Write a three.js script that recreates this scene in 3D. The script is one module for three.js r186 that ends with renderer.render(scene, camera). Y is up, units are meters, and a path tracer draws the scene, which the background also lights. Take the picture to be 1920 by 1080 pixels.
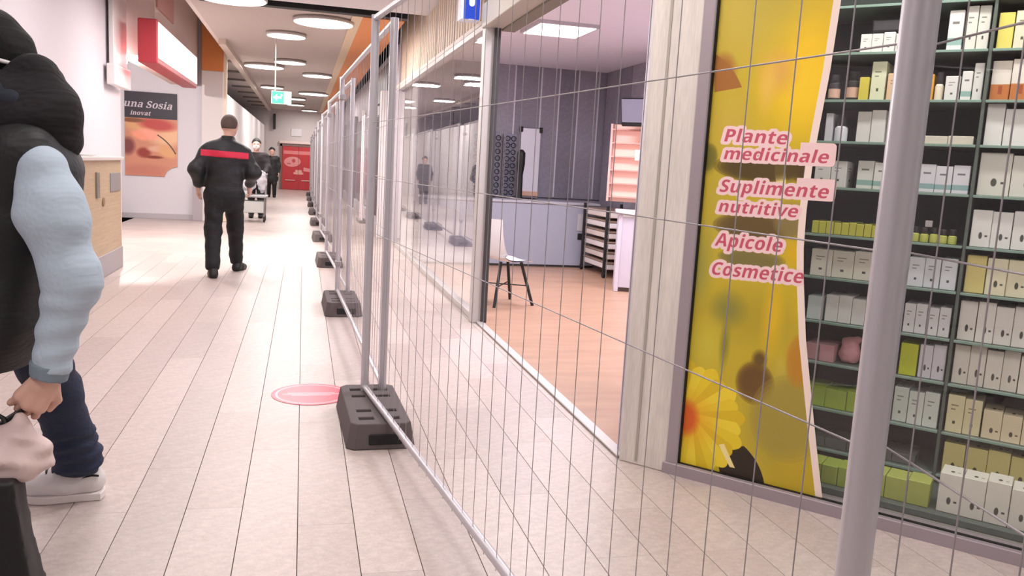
import * as THREE from 'three';
import { RoundedBoxGeometry } from 'three/addons/geometries/RoundedBoxGeometry.js';
import { mergeGeometries, mergeVertices } from 'three/addons/utils/BufferGeometryUtils.js';
import { ImprovedNoise } from 'three/addons/math/ImprovedNoise.js';
import { RectAreaLightUniformsLib } from 'three/addons/lights/RectAreaLightUniformsLib.js';

// ---------------------------------------------------------------- camera, light levels, exposure
const D2R = Math.PI / 180;
const scene = new THREE.Scene();
const camera = new THREE.PerspectiveCamera(2 * Math.atan(540 / 1550) / D2R, 16 / 9, 0.05, 120);
camera.rotation.order = 'YXZ';
camera.position.set(0, 1.36, 0);
camera.rotation.set(-8.177 * D2R, -14.47 * D2R, 3.209 * D2R);
const renderer = new THREE.WebGLRenderer({ antialias: true });
renderer.toneMapping = THREE.LinearToneMapping;
renderer.toneMappingExposure = 1.0;
renderer.shadowMap.enabled = true;
RectAreaLightUniformsLib.init();
scene.background = new THREE.Color(0x0b0b0c);
const LAMP = 40, LAMP_NEAR = 14, LAMP_GLOW = 2.6, OPTIC = 50, HERB = 34;
const LAMP_COLOUR = new THREE.Color(1, 0.945, 0.925), COOL = new THREE.Color(0.95, 0.91, 1);

// ---------------------------------------------------------------- helpers
const rnd = ((s) => () => { s = (s * 1664525 + 1013904223) >>> 0; return s / 4294967296; })(20417);
const R = (a, b) => a + (b - a) * rnd();
const V = (x, y, z) => new THREE.Vector3(x, y, z);
const perlin = new ImprovedNoise();
const used = {};
function numbered(n) { const k = used[n] = (used[n] ?? -1) + 1; return k ? n + '_' + String(k).padStart(3, '0') : n; }
function tag(o, label, category, group, kind) {
  if (label) o.userData.label = label;
  if (category) o.userData.category = category;
  if (group) o.userData.group = group;
  if (kind) o.userData.kind = kind;
  return o;
}
function thing(name, label, category, p = [0, 0, 0], ry = 0, group) {
  const o = new THREE.Group(); o.name = numbered(name); o.position.set(...p); o.rotation.y = ry; scene.add(o);
  return tag(o, label, category, group);
}
function copyOf(src, label, p, ry) {
  const c = src.clone(); c.name = numbered(src.name.replace(/_\d{3}$/, '')); c.userData = { ...src.userData };
  if (label) c.userData.label = label;
  if (p) c.position.set(...p);
  if (ry !== undefined) c.rotation.y = ry;
  scene.add(c); return c;
}
function structure(name, p = [0, 0, 0], ry = 0) {
  const o = new THREE.Group(); o.name = name; o.position.set(...p); o.rotation.y = ry; scene.add(o); return tag(o, null, null, null, 'structure');
}
function M(name, geo, mat, parent, p, rot) {
  const m = new THREE.Mesh(geo, mat); m.name = parent && parent !== scene ? name : numbered(name);
  if (p) m.position.set(...p);
  if (rot) m.rotation.set(...rot);
  (parent ?? scene).add(m); return m;
}
const wall = (name, geo, mat, p, rot) => tag(M(name, geo, mat, scene, p, rot), null, null, null, 'structure');
const bx = (w, h, d) => new THREE.BoxGeometry(w, h, d);
const rb = (w, h, d, r = 0.006, s = 2) => new RoundedBoxGeometry(w, h, d, s, Math.min(r, w / 2.1, h / 2.1, d / 2.1));
const cyl = (r0, r1, h, n = 20) => new THREE.CylinderGeometry(r0, r1, h, n);
const tr = (g, x, y, z, rx = 0, ry = 0, rz = 0) => { g.applyMatrix4(new THREE.Matrix4().compose(V(x, y, z), new THREE.Quaternion().setFromEuler(new THREE.Euler(rx, ry, rz)), V(1, 1, 1))); return g; };
const merge = (a) => mergeGeometries(a.map((g) => { const q = g.index ? g.toNonIndexed() : g; for (const k of Object.keys(q.attributes)) if (!['position', 'normal', 'uv'].includes(k)) q.deleteAttribute(k); return q; }));
function bar(a, b, r, n = 10) {
  const A = V(...a), B = V(...b), d = B.clone().sub(A), g = cyl(r, r, d.length(), n);
  g.applyQuaternion(new THREE.Quaternion().setFromUnitVectors(V(0, 1, 0), d.normalize()));
  g.translate((A.x + B.x) / 2, (A.y + B.y) / 2, (A.z + B.z) / 2); return g;
}
const tube = (pts, r, n = 24, k = 8) => new THREE.TubeGeometry(new THREE.CatmullRomCurve3(pts.map((p) => V(...p))), n, r, k);
const S = (c, rough = 0.6, metal = 0, o = {}) => new THREE.MeshStandardMaterial({ color: c, roughness: rough, metalness: metal, ...o });
function canvasTex(w, h, draw) {
  const c = document.createElement('canvas'); c.width = w; c.height = h; draw(c.getContext('2d'), w, h);
  const t = new THREE.CanvasTexture(c); t.colorSpace = THREE.SRGBColorSpace; t.anisotropy = 8; return t;
}
function noiseTex(n, f, srgb) {
  const a = new Uint8Array(n * n * 4);
  for (let y = 0; y < n; y++) for (let x = 0; x < n; x++) { const v = Math.max(0, Math.min(255, f(x / n, y / n) * 255)) | 0, k = (y * n + x) * 4; a[k] = a[k + 1] = a[k + 2] = v; a[k + 3] = 255; }
  const t = new THREE.DataTexture(a, n, n); t.wrapS = t.wrapT = THREE.RepeatWrapping; t.magFilter = THREE.LinearFilter; t.minFilter = THREE.LinearMipmapLinearFilter; t.generateMipmaps = true;
  if (srgb) t.colorSpace = THREE.SRGBColorSpace; t.needsUpdate = true; return t;
}
const grainTex = noiseTex(256, (u, v) => 0.9 + 0.05 * perlin.noise(u * 6, v * 60, 1.3) + 0.05 * perlin.noise(u * 20, v * 160, 4.1), true);
const clothBump = noiseTex(256, (u, v) => 0.5 + 0.25 * perlin.noise(u * 40, v * 40, 2) + 0.25 * perlin.noise(u * 9, v * 9, 7));
const stoneTex = noiseTex(256, (u, v) => 0.9 + 0.06 * perlin.noise(u * 5, v * 5, 9) + 0.05 * perlin.noise(u * 40, v * 40, 3), true);

// surface nets: a signed distance field -> smooth mesh
function netMesh(f, lo, hi, c) {
  const n = [0, 1, 2].map((k) => Math.ceil((hi[k] - lo[k]) / c) + 1), [nx, ny, nz] = n, val = new Float32Array(nx * ny * nz);
  for (let k = 0, i = 0; k < nz; k++) for (let j = 0; j < ny; j++) for (let x = 0; x < nx; x++, i++) val[i] = f(lo[0] + x * c, lo[1] + j * c, lo[2] + k * c);
  const vid = new Int32Array(nx * ny * nz).fill(-1), pos = [], idx = [], sy = nx, sz = nx * ny, off = [0, 1, sy, sy + 1, sz, sz + 1, sz + sy, sz + sy + 1];
  const ed = [[0, 1], [2, 3], [4, 5], [6, 7], [0, 2], [1, 3], [4, 6], [5, 7], [0, 4], [1, 5], [2, 6], [3, 7]];
  for (let k = 0; k < nz - 1; k++) for (let j = 0; j < ny - 1; j++) for (let x = 0; x < nx - 1; x++) {
    const b = x + j * sy + k * sz; let m = 0;
    for (let q = 0; q < 8; q++) if (val[b + off[q]] < 0) m |= 1 << q;
    if (m === 0 || m === 255) continue;
    let px = 0, py = 0, pz = 0, cnt = 0;
    for (const [p, q] of ed) {
      if (((m >> p) & 1) === ((m >> q) & 1)) continue;
      const a = val[b + off[p]], d = val[b + off[q]], t = a / (a - d);
      px += (p & 1) + t * ((q & 1) - (p & 1)); py += ((p >> 1) & 1) + t * (((q >> 1) & 1) - ((p >> 1) & 1)); pz += ((p >> 2) & 1) + t * (((q >> 2) & 1) - ((p >> 2) & 1)); cnt++;
    }
    vid[b] = pos.length / 3; pos.push(lo[0] + (x + px / cnt) * c, lo[1] + (j + py / cnt) * c, lo[2] + (k + pz / cnt) * c);
  }
  const quad = (a, b, d, e, flip) => { if (a < 0 || b < 0 || d < 0 || e < 0) return; if (flip) idx.push(a, d, b, a, e, d); else idx.push(a, b, d, a, d, e); };
  for (let k = 1; k < nz - 1; k++) for (let j = 1; j < ny - 1; j++) for (let x = 1; x < nx - 1; x++) {
    const b = x + j * sy + k * sz, s = val[b] < 0;
    if (s !== val[b + 1] < 0) quad(vid[b - sy - sz], vid[b - sz], vid[b], vid[b - sy], !s);
    if (s !== val[b + sy] < 0) quad(vid[b - 1 - sz], vid[b - 1], vid[b], vid[b - sz], !s);
    if (s !== val[b + sz] < 0) quad(vid[b - 1 - sy], vid[b - sy], vid[b], vid[b - 1], !s);
  }
  const g = new THREE.BufferGeometry(); g.setAttribute('position', new THREE.Float32BufferAttribute(pos, 3)); g.setIndex(idx); g.computeVertexNormals();
  const uv = []; for (let i = 0; i < pos.length; i += 3) uv.push(pos[i] * 2 + pos[i + 2] * 2, pos[i + 1] * 2);
  g.setAttribute('uv', new THREE.Float32BufferAttribute(uv, 2)); return g;
}
// capsule between a and b; sx, sz > 1 thin it along x or z
const cap = (a, b, ra, rbb = ra, sx = 1, sz = 1) => {
  const ax = a[0] * sx, ay = a[1], az = a[2] * sz, dx = b[0] * sx - ax, dy = b[1] - ay, dz = b[2] * sz - az, L = dx * dx + dy * dy + dz * dz || 1e-9;
  return (x, y, z) => { const X = x * sx - ax, Y = y - ay, Z = z * sz - az, t = Math.max(0, Math.min(1, (X * dx + Y * dy + Z * dz) / L)); return Math.hypot(X - dx * t, Y - dy * t, Z - dz * t) - ra - (rbb - ra) * t; };
};
const ell = (c, r) => { const m = Math.min(...r); return (x, y, z) => (Math.hypot((x - c[0]) / r[0], (y - c[1]) / r[1], (z - c[2]) / r[2]) - 1) * m; };
const smin = (a, b, k) => { const h = Math.max(0, k - Math.abs(a - b)) / k; return Math.min(a, b) - h * h * k / 4; };
const join = (k, ...fs) => (x, y, z) => { let d = fs[0](x, y, z); for (let i = 1; i < fs.length; i++) d = smin(d, fs[i](x, y, z), k); return d; };
const wrinkle = (f, amp, s, seed = 0) => (x, y, z) => { const d = f(x, y, z); return Math.abs(d) < 0.06 ? d + amp * perlin.noise(x * s + seed, y * s * 1.7, z * s) : d; };
const cut = (f, g) => (x, y, z) => Math.max(f(x, y, z), g(x, y, z));
const above = (y0) => (x, y) => y0 - y, below = (y0) => (x, y) => y - y0;

// ---------------------------------------------------------------- materials
const mWhite = S('#dcd8da', 0.75), mWhiteGloss = S('#e6e2e2', 0.4), mCeil = S('#b9aca4', 0.85), mCream = S('#dcc9b4', 0.7);
const mOrange = S('#d98a4e', 0.6), mDark = S('#1b1a1c', 0.6), mCharcoal = S('#3a383a', 0.6), mBlack = S('#0d0d0f', 0.55), mAlu = S('#a8a4a6', 0.38, 0.75), mAluPale = S('#c4bfbc', 0.45, 0.3);
const mGalv = S('#c6c3c8', 0.34, 0.5), mWire = S('#a39d9f', 0.45, 0.4), mRubber = S('#5e5555', 0.85), mGrout = S('#80726b', 0.9), mStone = S('#ece3da', 0.6, 0, { map: stoneTex });
const mGlass = new THREE.MeshPhysicalMaterial({ color: 0xffffff, roughness: 0, transmission: 1, thickness: 0, ior: 1.9 });
const mGlassClear = new THREE.MeshPhysicalMaterial({ color: 0xfdfdfd, roughness: 0, transmission: 1, thickness: 0, ior: 1.45 });
const mShelfGlass = new THREE.MeshPhysicalMaterial({ color: 0x7fa792, roughness: 0.1, transmission: 0.7, thickness: 0, ior: 1.45 });
const mLamp = S('#ffffff', 0.5, 0, { emissive: new THREE.Color(1, 0.95, 0.91), emissiveIntensity: LAMP_GLOW });
const mPanelLamp = S('#ffffff', 0.5, 0, { emissive: new THREE.Color(1, 0.98, 1), emissiveIntensity: 2.2 });
const mSlatWood = S('#fbe9d2', 0.55, 0, { map: grainTex });

// ---------------------------------------------------------------- setting: floor
const TW = 0.208, TL = 1.25;
wall('floor_base', bx(8.2, 0.1, 40.6), mGrout, [1.6, -0.062, -16.2]);
const floor = structure('floor');
{
  const tones = ['#d6c6bf', '#d2c1ba', '#dacac3', '#cfbfb9'].map((c) => S(c, 0.4, 0, { map: grainTex }));
  const mmFar = S('#d6c6bf', 0.36, 0, { map: grainTex });
  const g = rb(TW - 0.0028, 0.012, TL - 0.0006, 0.0008, 1);
  for (let i = -12; i <= 13; i++) for (let k = 0; k < 9; k++) {
    const x = 0.004 + TW * (i + 0.5), z = -1.34 - TL * k + (i & 1 ? 0.6 : 0) + (i % 3 === 0 ? 0.2 : 0);
    M('plank', g, tones[Math.floor(rnd() * 4)], floor, [x, -0.006, z]);
  }
  // beyond and around the planks that can be told apart
  M('floor_slab', bx(4.7, 0.02, 26.2), mmFar, floor, [-0.85, -0.0115, -23.8]);
  M('floor_slab', bx(7.9, 0.02, 5.4), mmFar, floor, [1.6, -0.0105, 2.0]);
  M('floor_slab', bx(3.0, 0.02, 3.9), mmFar, floor, [4.3, -0.0105, -2.3]);
}
wall('floor_001', bx(4.2, 0.02, 8.92), S('#c39a80', 0.4, 0, { map: grainTex }), [3.62, 0.0, -8.12]);   // shop floor, warm laminate
M('threshold_strip', rb(0.06, 0.012, 3.5, 0.004), mAluPale, scene, [1.53, 0.012, -5.35]).userData.kind = 'structure';

// ---------------------------------------------------------------- setting: ceilings
wall('ceiling', bx(2.04, 0.1, 24.8), mCeil, [-0.41, 3.3, -23.9]);
wall('ceiling_001', bx(9, 0.1, 15.2), mWhite, [1.9, 3.3, -3.4]);                       // over the near part of the hall
wall('ceiling_002', bx(9, 0.1, 41), mCharcoal, [1.4, 4.35, -16.3]);                     // dark slab above everything
M('ceiling_beam', rb(2.6, 0.12, 0.16, 0.01), mDark, scene, [0.0, 3.28, -11.3]).userData.kind = 'structure';
wall('trim_1', bx(0.14, 0.1, 24.8), S('#d8c2a4', 0.6), [0.66, 3.285, -23.9]);          // cream strip beside the orange band
wall('trim_2', bx(0.55, 0.1, 24.8), mOrange, [1.005, 3.28, -23.9]);                     // orange soffit band
wall('trim_3', bx(0.12, 0.12, 20.6), S('#cdbcae', 0.6), [-1.36, 3.22, -25.4]);            // pale edge strip
wall('ceiling_003', bx(2.7, 0.1, 18.4), S('#c4b9b1', 0.9), [-2.78, 3.32, -26.9]);
wall('ceiling_004', bx(2.9, 0.08, 6.8), S('#d8cbc4', 0.85), [-3.0, 4.24, -14.3]);
wall('wall_upstand', bx(0.06, 1.0, 6.8), S('#cfc2ba', 0.8), [-1.46, 3.75, -14.5]);
for (let i = 0; i < 8; i++) M('ceiling_rib', bx(0.55, 0.05, 0.1), S('#8d837c', 0.8), scene, [-1.72, 3.25, -18.6 - i * 2.2]).userData.kind = 'structure';

// ---------------------------------------------------------------- setting: hall walls
wall('wall_back', bx(9, 4.6, 0.2), S('#d8cfcd', 0.8), [1.4, 2.2, -36.1]);
wall('wall_behind', bx(9.2, 4.6, 0.2), mWhite, [1.8, 2.2, 4.3]);
wall('wall_left', bx(0.25, 4.4, 16.8), S('#d2ccd2', 0.8), [-2.56, 2.2, -4.1]);
wall('wall_left_far', bx(3.0, 4.4, 0.25), S('#d9d6db', 0.75), [-3.05, 2.2, -17.75]);
wall('baseboard_left', bx(1.95, 0.1, 0.02), S('#b5b0b4', 0.6), [-2.52, 0.05, -17.61]);
wall('wall_left_end', bx(0.25, 4.4, 5.4), S('#d9d6db', 0.75), [-4.5, 2.2, -15.0]);
wall('wall_corridor', bx(0.25, 2.57, 18.1), S('#efeae8', 0.7), [-1.69, 1.285, -26.9]);
wall('wall_left_outer', bx(0.2, 4.4, 18.4), mWhite, [-4.1, 2.2, -26.9]);
{ // pillar with an orange head at the corner
  const p = structure('pillar_1', [-1.74, 0, -17.62]);
  M('shaft', rb(0.4, 2.92, 0.4, 0.01), S('#ddd6d4', 0.7), p, [0, 1.46, 0]);
  M('head', rb(0.4, 1.2, 0.4, 0.01), mOrange, p, [0, 3.52, 0]);
  M('corner_strip', rb(0.07, 4.1, 0.07, 0.01), S('#ead9c6', 0.6), p, [0.23, 2.05, 0.14]);
  M('guard_plate', rb(0.18, 0.78, 0.03, 0.006), S('#a9a0a5', 0.5), p, [-0.27, 0.39, 0.2]);
}
{ // bulkhead above the left wall, carrying the red sign
  const p = structure('bulkhead_1', [-2.27, 0, -15.1]);
  M('fascia', bx(0.5, 1.83, 4.9), S('#e8d3ca', 0.7), p, [0, 3.535, 0]);
  M('fascia_band', bx(0.02, 1.2, 1.5), S('#d8a79d', 0.6), p, [0.265, 3.9, 1.6]);
}
{ const t = thing('box_sign', 'red box sign with a white lit face below the pinkish fascia', 'sign', [-1.98, 2.74, -13.9]);
  M('casing', rb(0.24, 0.56, 4.1, 0.02), S('#a8323a', 0.45), t, [0, 0, 0]);
  M('face', rb(0.02, 0.46, 4.0, 0.005), S('#f4e4e4', 0.4, 0, { emissive: new THREE.Color(1, 0.86, 0.86), emissiveIntensity: 0.55 }), t, [0.125, 0.02, 0]);
  const l = new THREE.RectAreaLight(new THREE.Color(1, 0.86, 0.86), 1.4, 4.0, 0.46); l.position.set(0.15, 0.02, 0); l.rotation.y = -Math.PI / 2; t.add(l);
}
// white vertical duct with a wider box at its lower end
{ const t = thing('cable_duct', 'white vertical cable duct on the left wall ending in a wider box', 'duct', [-2.37, 2.2, -11.95]);
  M('duct_cover', rb(0.06, 1.05, 0.8, 0.01), mWhiteGloss, t, [0, 0.62, -0.1]);
  M('end_box', rb(0.1, 0.26, 1.0, 0.015), mWhiteGloss, t, [0.02, 0.06, -0.05]);
}
{ const t = thing('wall_lamp', 'small glowing white spot lamp under the fascia beside the cable duct', 'lamp', [-2.5, 2.56, -13.1]);
  M('housing', cyl(0.045, 0.05, 0.05, 16), mWhiteGloss, t, [0, 0.02, 0]);
  M('lens', cyl(0.04, 0.04, 0.012, 16), mLamp, t, [0, -0.01, 0]);
  const l = new THREE.PointLight(LAMP_COLOUR, 24); l.position.set(0, -0.06, 0); l.castShadow = true; t.add(l);
}
// beige counter block along the left wall
{ const t = thing('counter', 'beige wooden counter block with a grey plinth along the left wall', 'counter', [-2.2, 0, -8.6]);
  M('body', rb(0.4, 1.02, 3.3, 0.008), S('#cdb190', 0.5, 0, { map: grainTex }), t, [0, 0.71, 0]);
  M('plinth', rb(0.42, 0.24, 3.32, 0.008), S('#a29a9c', 0.5), t, [0, 0.12, 0]);
  M('worktop', rb(0.46, 0.04, 3.36, 0.01), S('#d8cdc6', 0.35), t, [0, 1.235, 0]);
  M('grey_plate', rb(0.012, 0.2, 0.5, 0.004), S('#8d8584', 0.5), t, [0.203, 0.98, -1.33]);
  M('handle', rb(0.02, 0.26, 0.12, 0.006), S('#7d7568', 0.4), t, [0.207, 0.97, -0.5]);
  M('lock', cyl(0.045, 0.045, 0.015, 20), S('#9a8468', 0.4, 0.5), t, [0.205, 0.79, -0.75], [0, 0, Math.PI / 2]);
}
{ const t = thing('paper_stack', 'white papers lying on the beige counter', 'papers', [-2.12, 1.256, -9.0], 0.2);
  for (let i = 0; i < 3; i++) M('sheet', rb(0.21, 0.006, 0.3, 0.002, 1), mWhiteGloss, t, [0, 0.003 + i * 0.0062, 0], [0, i * 0.15, 0]);
}
// poster on the left wall: black head with script lettering over a food photograph
{
  const tex = canvasTex(384, 656, (c, w, h) => {
    const blob = (x, y, rx, ry, a, col, soft = 0.5) => { c.save(); c.translate(x * w, y * h); c.rotate(a); c.scale(1, ry / rx); const g = c.createRadialGradient(0, 0, rx * w * soft, 0, 0, rx * w); g.addColorStop(0, col + 'ff'); g.addColorStop(1, col + '00'); c.fillStyle = g; c.beginPath(); c.arc(0, 0, rx * w, 0, 7); c.fill(); c.restore(); };
    c.fillStyle = '#c98a6e'; c.fillRect(0, 0, w, h);
    blob(0.8, 0.5, 0.45, 0.3, 0, '#e3b48c'); blob(0.3, 0.4, 0.5, 0.18, 0.2, '#d8a070'); blob(0.62, 0.38, 0.45, 0.16, 0.1, '#b8423a'); blob(0.15, 0.34, 0.3, 0.06, 0, '#7d4a2a');
    blob(0.45, 0.5, 0.28, 0.14, 0.2, '#f0a088'); blob(0.28, 0.52, 0.22, 0.1, 0.4, '#ee9a7c'); blob(0.05, 0.65, 0.18, 0.22, 0, '#7a3a36'); blob(0.36, 0.72, 0.17, 0.13, 0, '#8e2f22'); blob(0.55, 0.77, 0.22, 0.04, 0, '#7c2c18'); blob(0.6, 0.67, 0.22, 0.08, 0, '#d8a890'); blob(0.8, 0.7, 0.26, 0.14, 0.4, '#d9a270'); blob(0.4, 0.93, 0.6, 0.16, 0, '#c07a66');
    c.strokeStyle = '#4a3420'; c.lineWidth = 9; c.beginPath(); c.moveTo(w * 0.62, h * 0.5); c.quadraticCurveTo(w * 0.85, h * 0.58, w * 0.97, h * 0.72); c.stroke();
    c.fillStyle = '#2a2430'; c.fillRect(0, 0, w, h * 0.31);
    c.fillStyle = '#c9c0c8'; c.font = 'italic bold 74px serif'; c.save(); c.rotate(0.02); c.fillText('una Sosia', -w * 0.02, h * 0.18, w * 0.96); c.restore();
    c.fillStyle = '#d6c6cc'; c.font = 'italic bold 46px serif'; c.fillText('inovat', w * 0.1, h * 0.275, w * 0.5);
  });
  const s = new THREE.Shape(); const P = [[0, 0], [0.74, 0], [0.8, 0.1], [0.95, 0.2], [0.95, 1.61], [0, 1.61]]; s.moveTo(0, 0); s.lineTo(0.72, 0); s.quadraticCurveTo(0.75, 0.17, 0.95, 0.2); s.lineTo(0.95, 1.61); s.lineTo(0, 1.61);
  const g = new THREE.ExtrudeGeometry(s, { depth: 0.012, bevelEnabled: false }); const u = g.attributes.uv, q = g.attributes.position; for (let i = 0; i < u.count; i++) u.setXY(i, q.getX(i) / 0.95, q.getY(i) / 1.61);
  tag(M('wall_poster', g, S('#ffffff', 0.5, 0, { map: tex }), scene, [-3.36, 0.83, -17.61]), 'tall food poster with a black head and white script on the white wall', 'poster');
}
// ---------------------------------------------------------------- end of the hall
{ const t = thing('red_door', 'red double door with pale lettering in the far end wall', 'door', [-0.2, 0, -35.97]);
  M('frame', merge([tr(bx(0.09, 1.86, 0.08), -0.7, 0.93, 0), tr(bx(0.09, 1.86, 0.08), 0.7, 0.93, 0), tr(bx(1.49, 0.1, 0.08), 0, 1.83, 0)]), S('#8d6f6a', 0.6), t);
  M('head_strip', rb(1.55, 0.1, 0.12, 0.01), S('#f2dcd4', 0.5), t, [0, 1.94, 0.02]);
  const tex = canvasTex(256, 320, (c, w, h) => { c.fillStyle = '#cf3f44'; c.fillRect(0, 0, w, h); c.fillStyle = '#ee8c8c'; c.fillRect(10, 30, w - 20, 26);
    c.fillStyle = '#f2a0a0'; c.save(); c.translate(80, 112); c.rotate(-0.08); c.beginPath(); c.ellipse(0, 0, 66, 38, 0, 0, 7); c.fill(); c.restore(); c.fillStyle = '#cf5558'; c.beginPath(); c.arc(90, 104, 14, 0, 7); c.fill(); c.fillRect(40, 122, 26, 8);
    c.fillStyle = '#f6b8a8'; c.fillRect(104, 172, 52, 34); c.fillRect(90, 190, 78, 14); c.fillStyle = '#f2a0a0'; c.beginPath(); c.moveTo(170, 150); c.lineTo(246, 162); c.lineTo(240, 186); c.lineTo(168, 178); c.fill(); });
  for (const s of [-1, 1]) { const d = rb(0.64, 1.76, 0.05, 0.006), uu = d.attributes.uv, pp = d.attributes.position; for (let i = 0; i < uu.count; i++) uu.setXY(i, (pp.getX(i) + s * 0.325 + 0.65) / 1.3, (pp.getY(i) + 0.88) / 1.76); const l = M('leaf', d, S('#ffffff', 0.5, 0, { map: tex }), t, [s * 0.325, 0.89, 0.01]); M('push_bar', rb(0.4, 0.04, 0.03, 0.01), S('#e3b7b2', 0.4), l, [0, -0.5, 0.04]); }
}
tag(M('wall_notice', rb(0.42, 0.3, 0.02, 0.004), mWhiteGloss, scene, [-0.3, 2.36, -35.98]), 'small white notice on the wall above the red door', 'notice');
tag(M('wall_bracket', rb(0.1, 0.62, 0.1, 0.01), mCharcoal, scene, [-1.18, 2.75, -35.9]), 'short dark vertical fitting high on the end wall', 'fitting');
// hanging emergency exit sign
{ const t = thing('exit_sign', 'green and white emergency exit sign hanging on a rod from the ceiling', 'exit sign', [-0.37, 2.31, -14.45]);
  M('rod', cyl(0.012, 0.012, 0.84, 8), mAluPale, t, [-0.1, 0.53, 0]);
  M('case', rb(0.32, 0.21, 0.06, 0.008), S('#cfe6dc', 0.4), t, [0, 0, 0]);
  const tex = canvasTex(256, 168, (c, w, h) => { c.fillStyle = '#3f9c82'; c.fillRect(0, 0, w, h); c.fillStyle = '#f0fff8'; c.fillRect(w * 0.64, 0, w * 0.36, h); c.fillRect(w * 0.2, h * 0.42, w * 0.3, h * 0.18); c.beginPath(); c.moveTo(w * 0.06, h * 0.51); c.lineTo(w * 0.26, h * 0.22); c.lineTo(w * 0.26, h * 0.8); c.fill(); c.beginPath(); c.arc(w * 0.5, h * 0.3, 14, 0, 7); c.fill(); });
  M('face', rb(0.3, 0.19, 0.012, 0.004), S('#ffffff', 0.4, 0, { map: tex, emissive: 0xffffff, emissiveMap: tex, emissiveIntensity: 0.7 }), t, [0, 0, 0.032]);
  const l = new THREE.RectAreaLight(new THREE.Color(0.6, 1, 0.85), 0.7, 0.3, 0.19); l.position.set(0, 0, 0.045); l.rotation.y = Math.PI; t.add(l);
}
// ---------------------------------------------------------------- round ceiling lamps
{
  function lamp(x, z, r, label, power = LAMP, y = 3.25) {
    const t = thing('ceiling_lamp', label, 'lamp', [x, y, z], 0, 'round ceiling lamps');
    M('rim', new THREE.LatheGeometry([[r * 0.6, 0], [r + 0.012, 0], [r + 0.014, -0.05], [r, -0.055], [r - 0.02, -0.045]].map((p) => new THREE.Vector2(...p)), 40), mAluPale, t);
    M('diffuser', cyl(r - 0.005, r - 0.005, 0.02, 40), mLamp, t, [0, -0.05, 0]);
    const l = new THREE.RectAreaLight(LAMP_COLOUR, power, r * 1.77, r * 1.77); l.position.y = -0.066; l.rotation.x = -Math.PI / 2; t.add(l);
  }
  lamp(0.234, -12.1, 0.4, 'largest round ceiling lamp, just behind the dark beam');
  lamp(-0.293, -13.73, 0.29, 'round ceiling lamp above the top of the exit sign rod');
  lamp(-0.293, -17.48, 0.3, 'round ceiling lamp beside the middle of the exit sign rod');
  lamp(-0.84, -18.7, 0.4, 'wide round ceiling lamp close to the pale edge strip');
  lamp(0.27, -19.85, 0.32, 'round ceiling lamp close to the orange soffit, above a similar one');
  lamp(-0.87, -24.2, 0.3, 'round ceiling lamp directly above the arrow of the exit sign');
  lamp(0.253, -25.5, 0.42, 'wide round ceiling lamp to the right of the exit sign near the orange soffit');
  lamp(-0.27, -28.2, 0.3, 'round ceiling lamp just right of the white half of the exit sign');
  lamp(-0.3, -31.4, 0.3, 'thin round ceiling lamp level with the lower edge of the exit sign');
  lamp(0.19, -34.6, 0.3, 'farthest round ceiling lamp, next to the end wall');
  lamp(-0.87, -10.9, 0.4, 'round ceiling lamp cut by the top edge of the picture');
  for (const [x, z, k] of [[-1.2, -8.2, 1], [0.4, -6.4, 1], [-1.1, -4.4, 1], [0.5, -3.0, 1.4], [-1.1, -0.8, 1], [2.0, -0.4, 1.9], [0.5, 1.8, 1]]) lamp(x, z, 0.42, 'round ceiling lamp above the near floor, outside the picture', LAMP_NEAR * k);
}

// ---------------------------------------------------------------- optician's shop front on the right
const mSlatEdge = S('#c9a982', 0.6);
{ const p = structure('wall_fascia', [1.5, 0, 0]);
  M('backing', bx(0.1, 1.75, 7.2), S('#dcc2a8', 0.7), p, [0.1, 3.46, -10.85]);
  for (let i = 0; i < 46; i++) M('slat', rb(0.05, 1.7, 0.1, 0.006, 1), mSlatWood, p, [0.03, 3.45, -7.4 - i * 0.15]);
  M('edge_rail', rb(0.12, 0.06, 7.2, 0.01), S('#e4d8cc', 0.5), p, [0.04, 2.6, -10.85]);
}
{ const w = structure('window_1', [1.5, 0, -10.55]);
  M('pane', bx(0.012, 2.46, 6.8), mGlass, w, [0.02, 1.31, 0]);
  M('frame', merge([tr(rb(0.08, 0.06, 6.9, 0.006), 0.02, 0.03, 0), tr(rb(0.08, 0.06, 6.9, 0.006), 0.02, 2.56, 0)]), mAluPale, w);
}
{ const d = structure('door_1', [1.5, 0, 0]);
  M('post', rb(0.12, 2.6, 0.14, 0.008), mAluPale, d, [0.02, 1.3, -7.08]);
  M('post_gasket', bx(0.05, 2.55, 0.025), mCharcoal, d, [0.06, 1.28, -6.995]);
  M('head_beam', rb(0.2, 0.2, 3.6, 0.01), S('#b9b3a8', 0.5, 0.2), d, [0.04, 2.62, -5.3]);
  M('head_soffit', rb(0.12, 0.05, 3.5, 0.008), S('#7d776a', 0.6), d, [0.16, 2.53, -5.3]);
  M('jamb', rb(0.1, 2.7, 0.07, 0.008), S('#b9b0bb', 0.45, 0.2), d, [0.085, 1.35, -3.66]);
  M('fascia_panel', bx(0.1, 0.7, 3.6), mWhite, d, [0.08, 3.05, -5.3]);
}
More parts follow.
